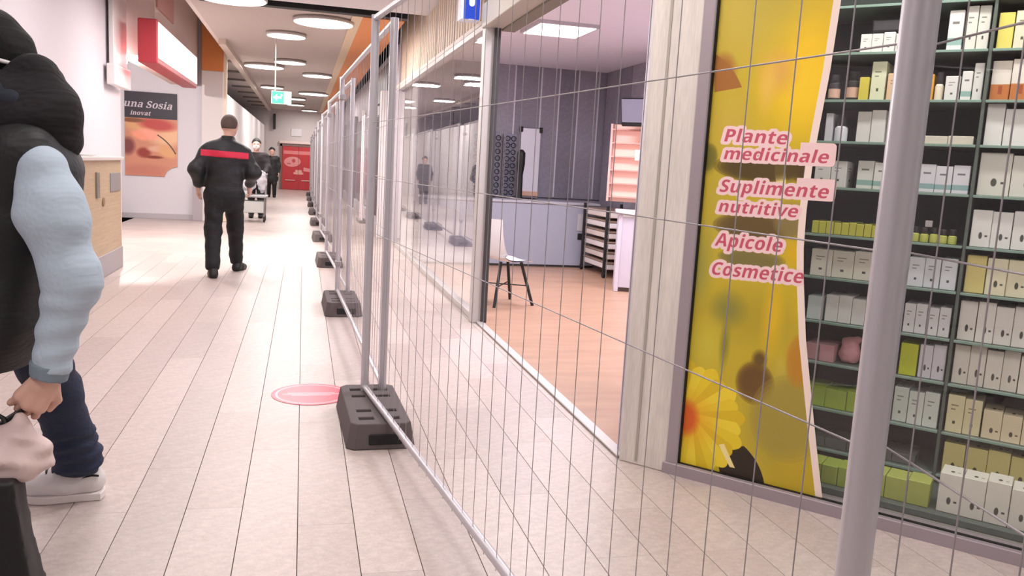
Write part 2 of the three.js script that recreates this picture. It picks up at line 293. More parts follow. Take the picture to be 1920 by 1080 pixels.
// blue blade sign over the door post
{ const t = thing('blade_sign', 'blue and white illuminated shop sign projecting above the door post', 'sign', [1.36, 2.8, -7.3]);
  M('case', rb(0.17, 0.4, 0.14, 0.01), S('#e8eef8', 0.4), t);
  const tex = canvasTex(128, 300, (c, w, h) => { c.fillStyle = '#1d3fae'; c.fillRect(0, 0, w, h); c.fillStyle = '#dcecff'; c.fillRect(0, 0, w * 0.14, h); c.fillRect(w * 0.42, 0, w * 0.3, h * 0.66); c.beginPath(); c.arc(w * 0.57, h * 0.66, w * 0.15, 0, 7); c.fill(); });
  M('face', rb(0.165, 0.38, 0.012, 0.004), S('#ffffff', 0.4, 0, { map: tex, emissive: 0xffffff, emissiveMap: tex, emissiveIntensity: 0.8 }), t, [0, 0, 0.072]);
  const l = new THREE.RectAreaLight(new THREE.Color(0.5, 0.65, 1), 0.8, 0.165, 0.38); l.position.set(0, 0, 0.085); l.rotation.y = Math.PI; t.add(l);
}
// shop room
wall('wall_shop_back', bx(3.08, 2.9, 0.15), S('#a09aa8', 0.7), [3.12, 1.45, -12.2]);
wall('wall_shop_right', bx(0.15, 2.9, 6.4), S('#a09aa8', 0.7), [4.52, 1.45, -8.95]);
wall('wall_divider', bx(3.9, 3.2, 0.12), mWhite, [3.04, 1.6, -4.83], [0, -42.24 * -D2R, 0]);
wall('wall_shop_end', bx(0.1, 2.9, 1.6), mWhite, [1.63, 1.45, -13.08]);
wall('ceiling_shop', bx(3.0, 0.08, 9.2), S('#e6e1ee', 0.8), [3.05, 2.91, -7.9]);
{ const p = structure('trim_4', [0, 0, -12.1]);   // back wall boards with pale strips between them
  const cols = ['#a09aa8', '#928d9b', '#a6a0ae', '#9893a1'];
  const xs = [1.62, 2.1, 2.55, 3.0, 3.4, 3.68, 3.98, 4.3, 4.44];
  for (let i = 0; i < xs.length - 1; i++) { const w = xs[i + 1] - xs[i]; M('panel', rb(w - 0.012, 1.92, 0.03, 0.004, 1), S(cols[i % 4], 0.55, 0, { map: grainTex }), p, [(xs[i] + xs[i + 1]) / 2, 1.92, 0]); if (i > 2) M('strip', rb(0.022, 1.9, 0.036, 0.004, 1), S('#cfccd6', 0.4), p, [xs[i], 1.92, 0.004]); }
  const q = structure('trim_5', [4.42, 0, 0]);
  for (let i = 0; i < 9; i++) M('panel', rb(0.03, 2.86, 0.48, 0.004, 1), S(cols[i % 4], 0.55, 0, { map: grainTex }), q, [0, 1.44, -11.8 + i * 0.5]);
}
function panelLamp(x, z, label) {
  const t = thing('panel_lamp', label, 'lamp', [x, 2.87, z], 0, 'square ceiling panels of the optician');
  M('frame', rb(0.66, 0.05, 0.76, 0.008), S('#b5afb5', 0.5), t, [0, -0.01, 0]);
  M('diffuser', rb(0.6, 0.02, 0.7, 0.006), mPanelLamp, t, [0, -0.032, 0]);
  const l = new THREE.RectAreaLight(COOL, OPTIC, 0.6, 0.7); l.position.y = -0.045; l.rotation.x = -Math.PI / 2; t.add(l);
}
panelLamp(2.6, -8.7, 'square white ceiling panel glowing in the shop behind the door');
panelLamp(2.5, -5.7, 'square ceiling panel of the shop above the doorway, outside the picture');
panelLamp(3.9, -7.6, 'square ceiling panel of the shop hidden behind the pillar');
// low counter along the back wall
{ const t = thing('shop_counter', 'long low grey-blue counter along the back wall of the shop', 'counter', [2.85, 0, -11.45]);
  M('front', rb(2.5, 0.86, 0.5, 0.008), S('#a3a6b6', 0.5), t, [0, 0.47, 0]);
  M('worktop', rb(2.54, 0.035, 0.54, 0.01), S('#b6b4be', 0.3), t, [0, 0.918, 0]);
  M('kick', bx(2.46, 0.04, 0.46), mCharcoal, t, [0, 0.022, 0]);
  M('socket', rb(0.12, 0.09, 0.02, 0.008), mDark, t, [1.02, 0.46, 0.256]);
  M('socket_plate', rb(0.14, 0.24, 0.012, 0.004), S('#c3c0c6', 0.5), t, [1.02, 0.66, 0.254]);
}
// spectacles on wall racks
{ const ringG = new THREE.TorusGeometry(0.034, 0.007, 6, 14);
  const gl = merge([tr(ringG.clone(), -0.045, 0, 0), tr(ringG.clone(), 0.045, 0, 0), bar([-0.012, 0.012, 0], [0.012, 0.012, 0], 0.006, 6), bar([-0.08, 0.012, 0], [-0.08, 0.01, -0.08], 0.005, 6), bar([0.08, 0.012, 0], [0.08, 0.01, -0.08], 0.005, 6)]);
  const nth = ['top', 'second', 'third', 'fourth', 'fifth', 'sixth', 'seventh', 'eighth', 'bottom'], which = ['nearest the glass front', 'in the middle', 'nearest the mirror'];
  for (let c = 0; c < 3; c++) {
    const x = 2.48 + c * 0.23, t = thing('spectacle_rack', `upright pale spectacle rack ${['closest to the door post', 'between two like it', 'next to the tall mirror'][c]}`, 'rack', [x, 0.95, -12.0], 0, 'spectacle racks on the back wall');
    M('board', rb(0.17, 0.92, 0.03, 0.006), S('#8c8ba0', 0.45), t, [0, 0.46, -0.05]);
    for (const s of [-1, 1]) M('upright', cyl(0.008, 0.008, 0.92, 8), mAlu, t, [s * 0.085, 0.46, -0.02]);
    for (let i = 0; i < 9; i++) {
      const m = M('spectacles', gl, mDark, scene, [x, 1.8 - i * 0.098, -11.95]);
      tag(m, `dark pair of spectacles, ${nth[i]} on the rack ${which[c]}`, 'spectacles', 'spectacles on the wall racks');
    }
  }
}
{ const t = thing('tall_mirror', 'tall pale mirror panel on the dark back wall of the shop', 'mirror', [3.26, 0.95, -12.02]);
  M('glass', rb(0.3, 1.02, 0.02, 0.006), S('#dcdbe6', 0.25, 0.1), t, [0, 0.51, 0]);
  for (const s of [-1, 1]) M('clip', rb(0.05, 0.08, 0.04, 0.01), mDark, t, [s * 0.15, 1.0, 0.005]);
  M('ledge', rb(0.28, 0.07, 0.07, 0.008), S('#cfa58e', 0.5), t, [0, 0.06, 0.03]);
}
{ const t = thing('display_stand', 'slim black display stand beside the tall mirror', 'stand', [3.02, 0.936, -11.6]);
  M('column', new THREE.LatheGeometry([[0, 0], [0.07, 0], [0.07, 0.02], [0.045, 0.04], [0.04, 0.35], [0.06, 0.5], [0.06, 0.66], [0.03, 0.7], [0, 0.71]].map((p) => new THREE.Vector2(...p)), 20), mBlack, t);
}
// white shell chair
{ const t = thing('shell_chair', 'white shell chair with dark legs just inside the shop door', 'chair', [1.78, 0.01, -7.95], 0.35);
  const sh = new THREE.Shape(); const seat = [];
  const prof = [[-0.02, 0.86], [-0.012, 0.7], [0.03, 0.54], [0.09, 0.47], [0.2, 0.445], [0.34, 0.452], [0.44, 0.44]];
  const pos = [], idx = [], NU = 12, cv = new THREE.CatmullRomCurve3(prof.map((p) => V(p[0], p[1], 0)));
  for (let j = 0; j <= 24; j++) { const p = cv.getPoint(j / 24), w = 0.2 + 0.03 * Math.sin(j / 24 * Math.PI); for (let i = 0; i <= NU; i++) { const s = i / NU * 2 - 1; pos.push(p.x + (j < 10 ? 0.05 * s * s : 0), p.y + (j >= 10 ? 0.014 * s * s : 0), s * w); } }
  for (let j = 0; j < 24; j++) for (let i = 0; i < NU; i++) { const a = j * (NU + 1) + i; idx.push(a, a + 1, a + NU + 1, a + 1, a + NU + 2, a + NU + 1); }
  const g = new THREE.BufferGeometry(); g.setAttribute('position', new THREE.Float32BufferAttribute(pos, 3)); g.setIndex(idx); g.computeVertexNormals();
  const under = g.clone(); under.translate(0, -0.012, 0); under.setIndex([...g.index.array].reverse()); under.computeVertexNormals();
  M('shell', mergeGeometries([g, under]), S('#f3f0f2', 0.35), t);
  for (const [x, z] of [[0.06, -0.15], [0.06, 0.15], [0.36, -0.15], [0.36, 0.15]]) M('leg', bar([x * 0.8 + 0.04, 0.44, z * 0.8], [x < 0.2 ? -0.02 : 0.44, 0.0, z * 1.35], 0.016, 10), mDark, t);
  M('brace', merge([bar([0.02, 0.2, -0.18], [0.4, 0.2, 0.18], 0.006), bar([0.02, 0.2, 0.18], [0.4, 0.2, -0.18], 0.006)]), mDark, t);
}
{ const t = thing('cushion', 'small black cushion standing on the white shell chair', 'cushion', [1.78, 0.01, -7.95], 0.35);
  M('pad', rb(0.05, 0.2, 0.16, 0.024, 3), mBlack, t, [0.12, 0.585, 0], [0, 0, 0.15]); M('piping', rb(0.012, 0.206, 0.166, 0.005), mCharcoal, t, [0.12, 0.585, 0], [0, 0, 0.15]); }
// trolley with stacked trays, screen, lit display, reception desk end
{ const t = thing('tray_trolley', 'wheeled trolley stacked with pale trays against the right shop wall', 'trolley', [4.12, 0.01, -10.58]);
  for (let i = 0; i < 6; i++) { M('tray', rb(0.5, 0.075, 0.95, 0.015), S(i % 2 ? '#cfc2bc' : '#d8d0d0', 0.5), t, [0, 0.15 + i * 0.135, 0]); M('tray_edge', rb(0.515, 0.02, 0.97, 0.006), S('#8c7668', 0.5), t, [0, 0.2 + i * 0.135, 0]); }
  for (const [x, z] of [[-0.27, 0.42], [0.27, 0.42], [-0.27, -0.48], [0.27, -0.48]]) { M('post', rb(0.035, 0.88, 0.035, 0.005), mDark, t, [x, 0.5, z]); M('castor', cyl(0.04, 0.04, 0.03, 14), mBlack, t, [x, 0.04, z], [0, 0, Math.PI / 2]); }
}
{ const t = thing('wall_screen', 'dark tilted screen hanging high in the corner of the shop', 'screen', [3.98, 2.13, -9.6], -0.75);
  M('housing', rb(0.5, 0.34, 0.08, 0.015), mBlack, t, [0, 0, 0], [0.25, 0, 0]);
  M('display', rb(0.44, 0.28, 0.012, 0.004), S('#7d7a8a', 0.25), t, [-0.02, 0.012, 0.04], [0.25, 0, 0]);
  M('arm', bar([0.05, 0.05, -0.04], [0.4, 0.3, -0.25], 0.025), mDark, t);
}
{ const t = thing('display_cabinet', 'pink and orange lit display cabinet with shelves at the right shop wall', 'cabinet', [4.15, 1.02, -10.0], -0.55);
  M('back', rb(0.66, 0.98, 0.03, 0.006), S('#f0bfb0', 0.5, 0, { emissive: new THREE.Color(1, 0.62, 0.55), emissiveIntensity: 0.25 }), t, [0, 0.49, 0]);
  for (let i = 0; i < 6; i++) M('shelf', rb(0.66, 0.02, 0.12, 0.005), S('#dca498', 0.5), t, [0, 0.06 + i * 0.17, 0.07]);
  M('label_card', rb(0.24, 0.13, 0.012, 0.004), S('#f8f0f0', 0.4, 0, { emissive: new THREE.Color(1, 0.95, 0.95), emissiveIntensity: 0.5 }), t, [0.1, 0.6, 0.14]);
  for (const s of [-1, 1]) M('side', rb(0.03, 0.98, 0.14, 0.005), S('#d8b4ac', 0.5), t, [s * 0.34, 0.49, 0.06]);
  const l = new THREE.RectAreaLight(new THREE.Color(1, 0.5, 0.42), 0.3, 0.6, 0.9); l.position.set(0, 0.49, 0.15); l.rotation.y = Math.PI; t.add(l);
}
{ const t = thing('desk', 'pale reception desk end at the right edge of the shop doorway', 'desk', [3.95, 0.01, -9.15], -0.35);
  M('side', rb(0.05, 0.9, 0.6, 0.008), S('#cfc8d4', 0.45), t, [-0.3, 0.45, 0]);
  M('front', rb(0.6, 0.82, 0.04, 0.008), S('#c9c2cf', 0.45), t, [0, 0.46, 0.27]);
  M('desktop', rb(0.72, 0.04, 0.66, 0.01), S('#dcd8e4', 0.35), t, [0, 0.92, 0]);
}
// ---------------------------------------------------------------- shop fronts further down, seen through the fence
wall('wall_right_far', bx(0.25, 3.3, 22.2), S('#b9b2b8', 0.5), [1.62, 1.65, -24.9]);
{ const p = structure('pillar_2', [1.42, 0, -15.1]); M('shaft', rb(0.22, 2.6, 0.3, 0.01), mWhiteGloss, p, [0, 1.3, 0]); }
{ const p = structure('door_2', [1.46, 0, -16.4]);
  M('leaf', rb(0.05, 1.5, 2.2, 0.006), S('#4a4a50', 0.25), p, [0, 1.62, 0]); M('kick_panel', rb(0.06, 0.62, 2.2, 0.006), S('#4b3c40', 0.5), p, [0, 0.58, 0]); M('transom', rb(0.07, 0.62, 2.3, 0.006), S('#2d2a30', 0.4), p, [0, 2.8, 0]); M('post', rb(0.08, 2.5, 0.06, 0.006), mAluPale, p, [-0.01, 1.25, 0.3]); }
for (let i = 0; i < 5; i++) { const p = structure('window_' + (i + 3), [1.47, 0, -19.6 - i * 3.2]);
  M('pane', rb(0.03, 2.1, 2.6, 0.005), S(i % 2 ? '#8f95a4' : '#a7a4ae', 0.15), p, [0, 1.35, 0]); M('mullion', rb(0.09, 2.6, 0.09, 0.006), i === 1 ? mWhiteGloss : mAlu, p, [-0.02, 1.3, 1.45]); M('sill', rb(0.1, 0.28, 2.8, 0.006), S('#cfc8cc', 0.5), p, [-0.01, 0.14, 0]); }
{ const t = thing('roll_banner', 'tall white and pink paper banner on the shop front beyond the first fence posts', 'banner', [1.28, 0, -18.9]);
  M('sheet', rb(0.02, 2.3, 0.9, 0.004), S('#f0dfe2', 0.6), t, [0, 1.2, 0]); M('foot', rb(0.16, 0.06, 0.94, 0.01), mAlu, t, [0, 0.03, 0]); M('rod', cyl(0.014, 0.014, 0.96, 10), mAlu, t, [0, 2.36, 0], [Math.PI / 2, 0, 0]); }

// ---------------------------------------------------------------- herb shop window (turned towards the camera)
const TH = -Math.atan2(0.74, 0.672), HC = Math.cos(TH), HS = Math.sin(TH);
const hw = (t, h, off) => [1.686 + t * 0.672 + off * 0.74, h, -3.398 + t * 0.74 - off * 0.672];
{ const p = structure('pillar_3', hw(-0.135, 0, 0.06), TH);
  M('shaft', rb(0.24, 3.25, 0.16, 0.008), mStone, p, [0, 1.625, 0]); M('recess_strip', bx(0.012, 3.2, 0.006), S('#a79f96', 0.7), p, [-0.03, 1.62, 0.081]); }
{ const w = structure('window_2', hw(0, 0, 0.03), TH);
  M('frame_side', rb(0.055, 2.7, 0.07, 0.006), S('#a0949a', 0.45, 0.2), w, [0.008, 1.35, 0.012]);
  M('frame_sill', rb(4.2, 0.066, 0.09, 0.006), S('#a0949a', 0.45, 0.2), w, [2.07, 0.02, 0.012]);
  M('frame_head', rb(4.2, 0.1, 0.08, 0.006), S('#9a8f92', 0.45, 0.3), w, [2.07, 2.65, 0.012]);
  M('gasket', merge([tr(bx(0.006, 2.6, 0.02), 0.038, 1.34, 0.02), tr(bx(4.1, 0.008, 0.02), 2.08, 0.052, 0.02)]), mBlack, w);
  M('pane', bx(4.1, 2.6, 0.01), mGlassClear, w, [2.08, 1.35, 0.005]);
}
wall('wall_herb_back', bx(5.2, 3.2, 0.15), S('#55585a', 0.8), hw(1.9, 1.6, 1.25), [0, TH, 0]);
wall('ceiling_herb', bx(5.2, 0.1, 1.6), S('#8c8f8c', 0.8), hw(1.9, 2.95, 0.7), [0, TH, 0]);
wall('wall_herb_end', bx(0.15, 3.2, 1.5), S('#6a6c6c', 0.8), hw(4.2, 1.6, 0.7), [0, TH, 0]);
wall('wall_herb_head', bx(4.4, 0.65, 0.1), mWhite, hw(2.1, 3.02, 0.03), [0, TH, 0]);
wall('floor_002', bx(4.4, 0.02, 1.3), S('#8c8680', 0.6), hw(2.0, 0.004, 0.68), [0, TH, 0]);
wall('wall_right_near', bx(0.2, 3.4, 5), mWhite, [5.6, 1.7, 2.0]);
{ const t = thing('linear_lamp', 'long ceiling lamp inside the herb shop window', 'lamp', hw(1.0, 2.8, 0.2), TH);
  M('housing', rb(1.9, 0.05, 0.14, 0.01), mAlu, t); M('diffuser', rb(1.86, 0.015, 0.1, 0.005), mPanelLamp, t, [0, -0.03, 0]);
  const l = new THREE.RectAreaLight(new THREE.Color(1, 1, 0.97), HERB, 1.86, 0.1); l.position.y = -0.045; l.rotation.x = -Math.PI / 2; t.add(l); }
// poster: yellow flowers, product words with pale cut-out outlines
const EDGE = [[0.55, 2.32], [0.539, 2.09], [0.527, 1.826], [0.505, 1.56], [0.497, 1.45], [0.492, 1.246], [0.497, 1.1], [0.509, 0.98], [0.545, 0.72], [0.595, 0.469], [0.64, 0.25], [0.682, 0.056]];
const TABS = [[1.535, 1.44, 0.565], [1.39, 1.3, 0.58]];
{
  const W = 0.75, H = 2.32, PX = 880, cw = W * PX, ch = Math.round(H * PX);
  const X = (t) => t * PX, Y = (h) => (H - h) * PX;
  const tex = canvasTex(Math.round(cw), ch, (c, w, h) => {
    const soft = (t, hh, rt, rh, col, a = 1, s = 0.2) => { c.save(); c.translate(X(t), Y(hh)); c.scale(1, rh / rt); const g = c.createRadialGradient(0, 0, rt * PX * s, 0, 0, rt * PX); g.addColorStop(0, col); g.addColorStop(1, col + '00'); c.globalAlpha = a; c.fillStyle = g; c.beginPath(); c.arc(0, 0, rt * PX, 0, 7); c.fill(); c.restore(); };
    c.fillStyle = '#c4b02e'; c.fillRect(0, 0, w, h);
    soft(0.45, 1.85, 0.3, 0.45, '#f0c818'); soft(0.15, 2.05, 0.28, 0.3, '#c4b040'); soft(0.3, 2.2, 0.3, 0.2, '#b8a838'); soft(0.5, 2.25, 0.2, 0.3, '#d8b820'); soft(0.44, 1.75, 0.16, 0.22, '#f6d022'); soft(0.14, 1.6, 0.12, 0.2, '#c9b040'); soft(0.32, 1.82, 0.1, 0.12, '#e0b050'); soft(0.28, 1.76, 0.05, 0.14, '#e6c050');
    soft(0.08, 1.83, 0.07, 0.09, '#a8722c', 1, 0.5); c.fillStyle = '#a26a2c'; c.beginPath(); c.moveTo(X(0.04), Y(1.9)); c.quadraticCurveTo(X(0.12), Y(1.86), X(0.17), Y(1.76)); c.lineTo(X(0.05), Y(1.74)); c.fill();
    soft(0.05, 1.45, 0.05, 0.08, '#7a7020'); soft(0.1, 1.2, 0.1, 0.3, '#bfae38'); soft(0.05, 0.95, 0.08, 0.25, '#a8a244');
    soft(0.3, 1.42, 0.22, 0.07, '#5a4a1c', 1, 0.6); soft(0.48, 1.42, 0.07, 0.07, '#54421c', 1, 0.6); soft(0.27, 1.17, 0.18, 0.07, '#6a5630', 1, 0.5); soft(0.43, 1.22, 0.12, 0.09, '#8a7a4a'); soft(0.28, 1.02, 0.16, 0.05, '#7c7440', 1, 0.5); soft(0.47, 1.08, 0.07, 0.09, '#dcb41c'); c.fillStyle = '#e8d890'; c.beginPath(); c.ellipse(X(0.37), Y(1.4), 20, 60, -0.2, 0, 7); c.fill();
    soft(0.3, 0.78, 0.3, 0.16, '#b4a12a'); soft(0.2, 0.8, 0.1, 0.1, '#8d8a3c'); soft(0.4, 0.8, 0.06, 0.22, '#ddb91e'); soft(0.52, 0.9, 0.08, 0.16, '#cdb31c'); soft(0.12, 0.62, 0.12, 0.16, '#c9bc3a'); soft(0.2, 0.64, 0.03, 0.14, '#8f8a28'); soft(0.52, 0.62, 0.07, 0.13, '#c08a28'); soft(0.46, 0.55, 0.05, 0.1, '#dcc84a');
    soft(0.345, 0.5, 0.085, 0.1, '#6e4e22', 1, 0.45); soft(0.36, 0.6, 0.04, 0.05, '#6a5424', 1, 0.4);
    soft(0.5, 0.36, 0.2, 0.3, '#a59638', 1, 0.4); soft(0.58, 0.12, 0.16, 0.2, '#bfa82a', 1, 0.3);
    c.fillStyle = '#2e2418'; c.beginPath(); c.moveTo(X(0.2), Y(0.16)); c.lineTo(X(0.33), Y(0.2)); c.quadraticCurveTo(X(0.42), Y(0.14), X(0.44), Y(0.03)); c.lineTo(X(0.24), Y(0.03)); c.fill();
    const patch = (t, hh, rt, rh, col) => { for (let q = 0; q < 5; q++) { c.globalAlpha = 0.34; c.fillStyle = col; c.beginPath(); c.ellipse(X(t), Y(hh), rt * PX * (1.15 - q * 0.1), rh * PX * (1.2 - q * 0.12), 0, 0, 7); c.fill(); } c.globalAlpha = 1; };
    patch(0.27, 1.425, 0.17, 0.05, '#54431c'); patch(0.5, 1.42, 0.05, 0.045, '#4c3c1a'); patch(0.28, 1.17, 0.16, 0.05, '#66522c'); patch(0.45, 1.2, 0.08, 0.06, '#8c7c4c'); patch(0.28, 1.035, 0.13, 0.035, '#7c7442'); patch(0.35, 0.49, 0.075, 0.08, '#6c4c22'); patch(0.5, 0.36, 0.14, 0.16, '#a39440'); patch(0.05, 1.46, 0.035, 0.05, '#75702a'); patch(0.53, 0.62, 0.05, 0.1, '#bb8428');
    // daisy at the lower corner, petals with round notched tips
    const cx = X(0.055), cy = Y(0.27);
    for (let k = 0; k < 17; k++) { const a = -1.85 + k * 0.235, L = (k % 2 ? 0.285 : 0.265) * PX; c.save(); c.translate(cx, cy); c.rotate(a); c.scale(1, 1); c.fillStyle = ['#e4cc28', '#d8bc20', '#ecd636'][k % 3]; c.beginPath(); c.moveTo(0, -24); c.lineTo(L * 0.86, -32); c.quadraticCurveTo(L * 1.06, 0, L * 0.86, 32); c.lineTo(0, 24); c.fill(); c.restore(); }
    soft(0.07, 0.27, 0.16, 0.16, '#e8a81c', 0.8, 0.1); soft(0.05, 0.27, 0.075, 0.1, '#d8621c', 1, 0.5);
    c.fillStyle = '#f2e6a0'; c.beginPath(); c.moveTo(X(0.24), Y(0.19)); c.lineTo(X(0.3), Y(0.09)); c.lineTo(X(0.275), Y(0.09)); c.lineTo(X(0.215), Y(0.18)); c.fill();
    // pale curved border on the free edge
    c.strokeStyle = '#f3e3dc'; c.lineWidth = 30; c.lineJoin = 'round'; c.beginPath(); EDGE.forEach(([t, hh], i) => (i ? c.lineTo(X(t - 0.012), Y(hh)) : c.moveTo(X(t - 0.012), Y(hh)))); c.stroke();
    c.fillStyle = '#f0d2d6'; for (const [h0, h1, t1] of TABS) c.fillRect(X(0.44), Y(h0), X(t1 + 0.02) - X(0.44), Y(h1) - Y(h0));
    // words
    const word = (s, t0, t1, base, drop, size) => {
      c.save(); c.translate(X(t0), Y(base)); c.transform(1, drop, -0.04, 1, 0, 0); c.font = `bold ${size}px sans-serif`; c.lineJoin = 'round'; const sl = 0.16; c.transform(1, 0, -sl, 1, 0, 0);
      const k = X(t1 - t0) / c.measureText(s).width; c.scale(k, 1); c.strokeStyle = '#f1d3d8'; c.lineWidth = 24; c.strokeText(s, 0, 0); c.fillStyle = '#f1d3d8'; c.fillText(s, 0, 0); c.font = `bold ${size}px sans-serif`; c.fillStyle = '#c4566c'; c.fillText(s, 0, 0); c.restore(); };
    word('Plante', 0.105, 0.385, 1.53, 0.02, 66); word('medicinale', 0.112, 0.558, 1.455, 0.0, 62); word('Suplimente', 0.108, 0.572, 1.312, 0.0, 66); word('nutritive', 0.11, 0.458, 1.226, 0.0, 62); word('Apicole', 0.112, 0.408, 1.075, 0.0, 70); word('Cosmetice', 0.102, 0.508, 0.945, -0.02, 70);
  });
  const s = new THREE.Shape(); s.moveTo(0.042, 0.056); s.lineTo(0.042, H - 0.01);
  const pts = []; EDGE.forEach((p) => pts.push(p));
  s.lineTo(EDGE[0][0], H - 0.01);
  const edgeAt = (h) => { for (let i = 0; i < EDGE.length - 1; i++) if (h <= EDGE[i][1] && h >= EDGE[i + 1][1]) return EDGE[i][0] + (EDGE[i + 1][0] - EDGE[i][0]) * (EDGE[i][1] - h) / (EDGE[i][1] - EDGE[i + 1][1]); return EDGE[0][0]; };
  let tab = 0;
  for (let h = H - 0.03; h > 0.06; h -= 0.02) {
    if (tab < 2 && h < TABS[tab][0]) { const [a, b, t1] = TABS[tab]; s.lineTo(edgeAt(a), a); s.lineTo(t1, a); s.quadraticCurveTo(t1 + 0.02, a, t1 + 0.02, a - 0.02); s.lineTo(t1 + 0.02, b + 0.02); s.quadraticCurveTo(t1 + 0.02, b, t1, b); s.lineTo(edgeAt(b), b); h = b; tab++; continue; }
    s.lineTo(edgeAt(h), h);
  }
  s.lineTo(EDGE[EDGE.length - 1][0], 0.056);
  const g = new THREE.ExtrudeGeometry(s, { depth: 0.002, bevelEnabled: false, curveSegments: 6 }), u = g.attributes.uv, q = g.attributes.position;
  for (let i = 0; i < u.count; i++) u.setXY(i, q.getX(i) / W, q.getY(i) / H);
  tag(M('window_poster', g, S('#fffaf4', 0.45, 0, { map: tex }), scene, hw(0, 0, 0.0175), [0, TH, 0]), 'tall yellow flower poster with pink product words stuck on the herb shop window', 'poster');
}

// ---------------------------------------------------------------- herb shop shelving and goods
const LEV = [1.98, 1.766, 1.575, 1.36, 1.135, 0.93, 0.715, 0.515, 0.29, 0.09];
const SO = 0.6;                                            // distance of the shelf fronts behind the pane
{ const t = thing('shelving_unit', 'dark wall shelving with greenish glass boards behind the herb shop window', 'shelving', hw(0, 0, SO), TH);
  M('back_panel', rb(2.3, 2.5, 0.03, 0.004), S('#4c524e', 0.7), t, [1.3, 1.3, -0.42]);
  for (const x of [0.2, 1.035, 1.75]) M('divider', rb(0.014, 2.42, 0.4, 0.003), S('#5d665e', 0.5), t, [x, 1.26, -0.205]);
  for (const h of [...LEV, 2.19]) for (const [a, b] of [[0.2, 1.035], [1.035, 1.75]]) { M('board', rb(b - a - 0.016, 0.009, 0.4, 0.002), S('#7c8a82', 0.3), t, [(a + b) / 2, h - 0.006, -0.2]); M('board_edge', rb(b - a - 0.016, 0.012, 0.006, 0.002), S('#86a092', 0.25), t, [(a + b) / 2, h - 0.006, 0.003]); }
  M('plinth', rb(2.2, 0.03, 0.72, 0.004), S('#57605a', 0.6), t, [1.0, 0.03, 0.05]);
}
const printTex = [0, 1, 2, 3, 4].map((k) => canvasTex(64, 64, (c, w, h) => {
  c.fillStyle = '#ffffff'; c.fillRect(0, 0, w, h); c.fillStyle = '#5a5a58';
  if (k === 1) { c.beginPath(); c.arc(32, 44, 6, 0, 7); c.fill(); c.fillRect(46, 43, 9, 3); }
  if (k === 2) { c.fillStyle = '#d9894a'; c.fillRect(0, 38, w, 26); c.fillStyle = '#b85c30'; c.fillRect(26, 40, 14, 14); }
  if (k === 3) { c.fillStyle = '#9a9a94'; c.fillRect(14, 16, 28, 2); c.fillRect(14, 23, 18, 2); c.fillStyle = '#5a5a58'; c.fillRect(26, 44, 10, 5); }
  if (k === 4) { c.fillStyle = '#a9cfca'; c.fillRect(0, 44, w, 12); c.fillStyle = '#8a8a88'; c.fillRect(16, 18, 30, 4); }
}));
const boxMats = {};
const boxMat = (col, pr) => boxMats[col + pr] ??= S(col, 0.55, 0, pr ? { map: printTex[pr] } : {});
const sideOf = ['left', 'right'], ordn = ['first', 'second', 'third', 'fourth', 'fifth', 'sixth', 'seventh', 'eighth', 'ninth', 'tenth'], nShelf = ['top', 'second', 'third', 'fourth', 'fifth', 'sixth', 'seventh', 'eighth', 'ninth', 'tenth', 'lowest'];
function good(kind, p, w, h, d, col, pr) {
  if (kind === 'jar' || kind === 'bottle') {
    const t = new THREE.Group(), r = w / 2, cap2 = kind === 'jar' ? 0.42 : 0.3;
    M('body', new THREE.LatheGeometry([[0, 0], [r * 0.92, 0], [r, h * 0.03], [r, h * (1 - cap2 - 0.08)], [r * 0.7, h * (1 - cap2)], [0, h * (1 - cap2)]].map((q) => new THREE.Vector2(...q)), 20), boxMat(col, 0), t);
    M('cap', new THREE.LatheGeometry([[0, h * (1 - cap2)], [r * 0.72, h * (1 - cap2)], [r * 0.76, h * 0.96], [r * 0.68, h], [0, h]].map((q) => new THREE.Vector2(...q)), 20), kind === 'jar' || col !== '#241c1a' ? S('#3a3638', 0.5) : mBlack, t);
    if (kind === 'bottle') M('label_band', new THREE.LatheGeometry([[r * 1.01, h * 0.1], [r * 1.02, h * 0.45]].map((q) => new THREE.Vector2(...q)), 20), S('#d9b09a', 0.6), t);
    return t;
  }
  if (kind === 'bag') { // gusseted bag with a crimped top
    const f = wrinkle(join(0.03, ell([0, h * 0.36, 0], [w * 0.46, h * 0.42, d * 0.42]), cap([-w * 0.3, h * 0.85, 0], [w * 0.32, h * 0.9, 0], 0.012, 0.016, 1, 1.6)), 0.006, 22);
    const m = new THREE.Mesh(netMesh(f, [-w * 0.6, 0, -d * 0.6], [w * 0.6, h * 1.1, d * 0.6], 0.008), boxMat(col, 0)); return m;
  }
  return new THREE.Mesh(rb(w, h, d, 0.003, 1).translate(0, h / 2, 0), boxMat(col, pr));
}
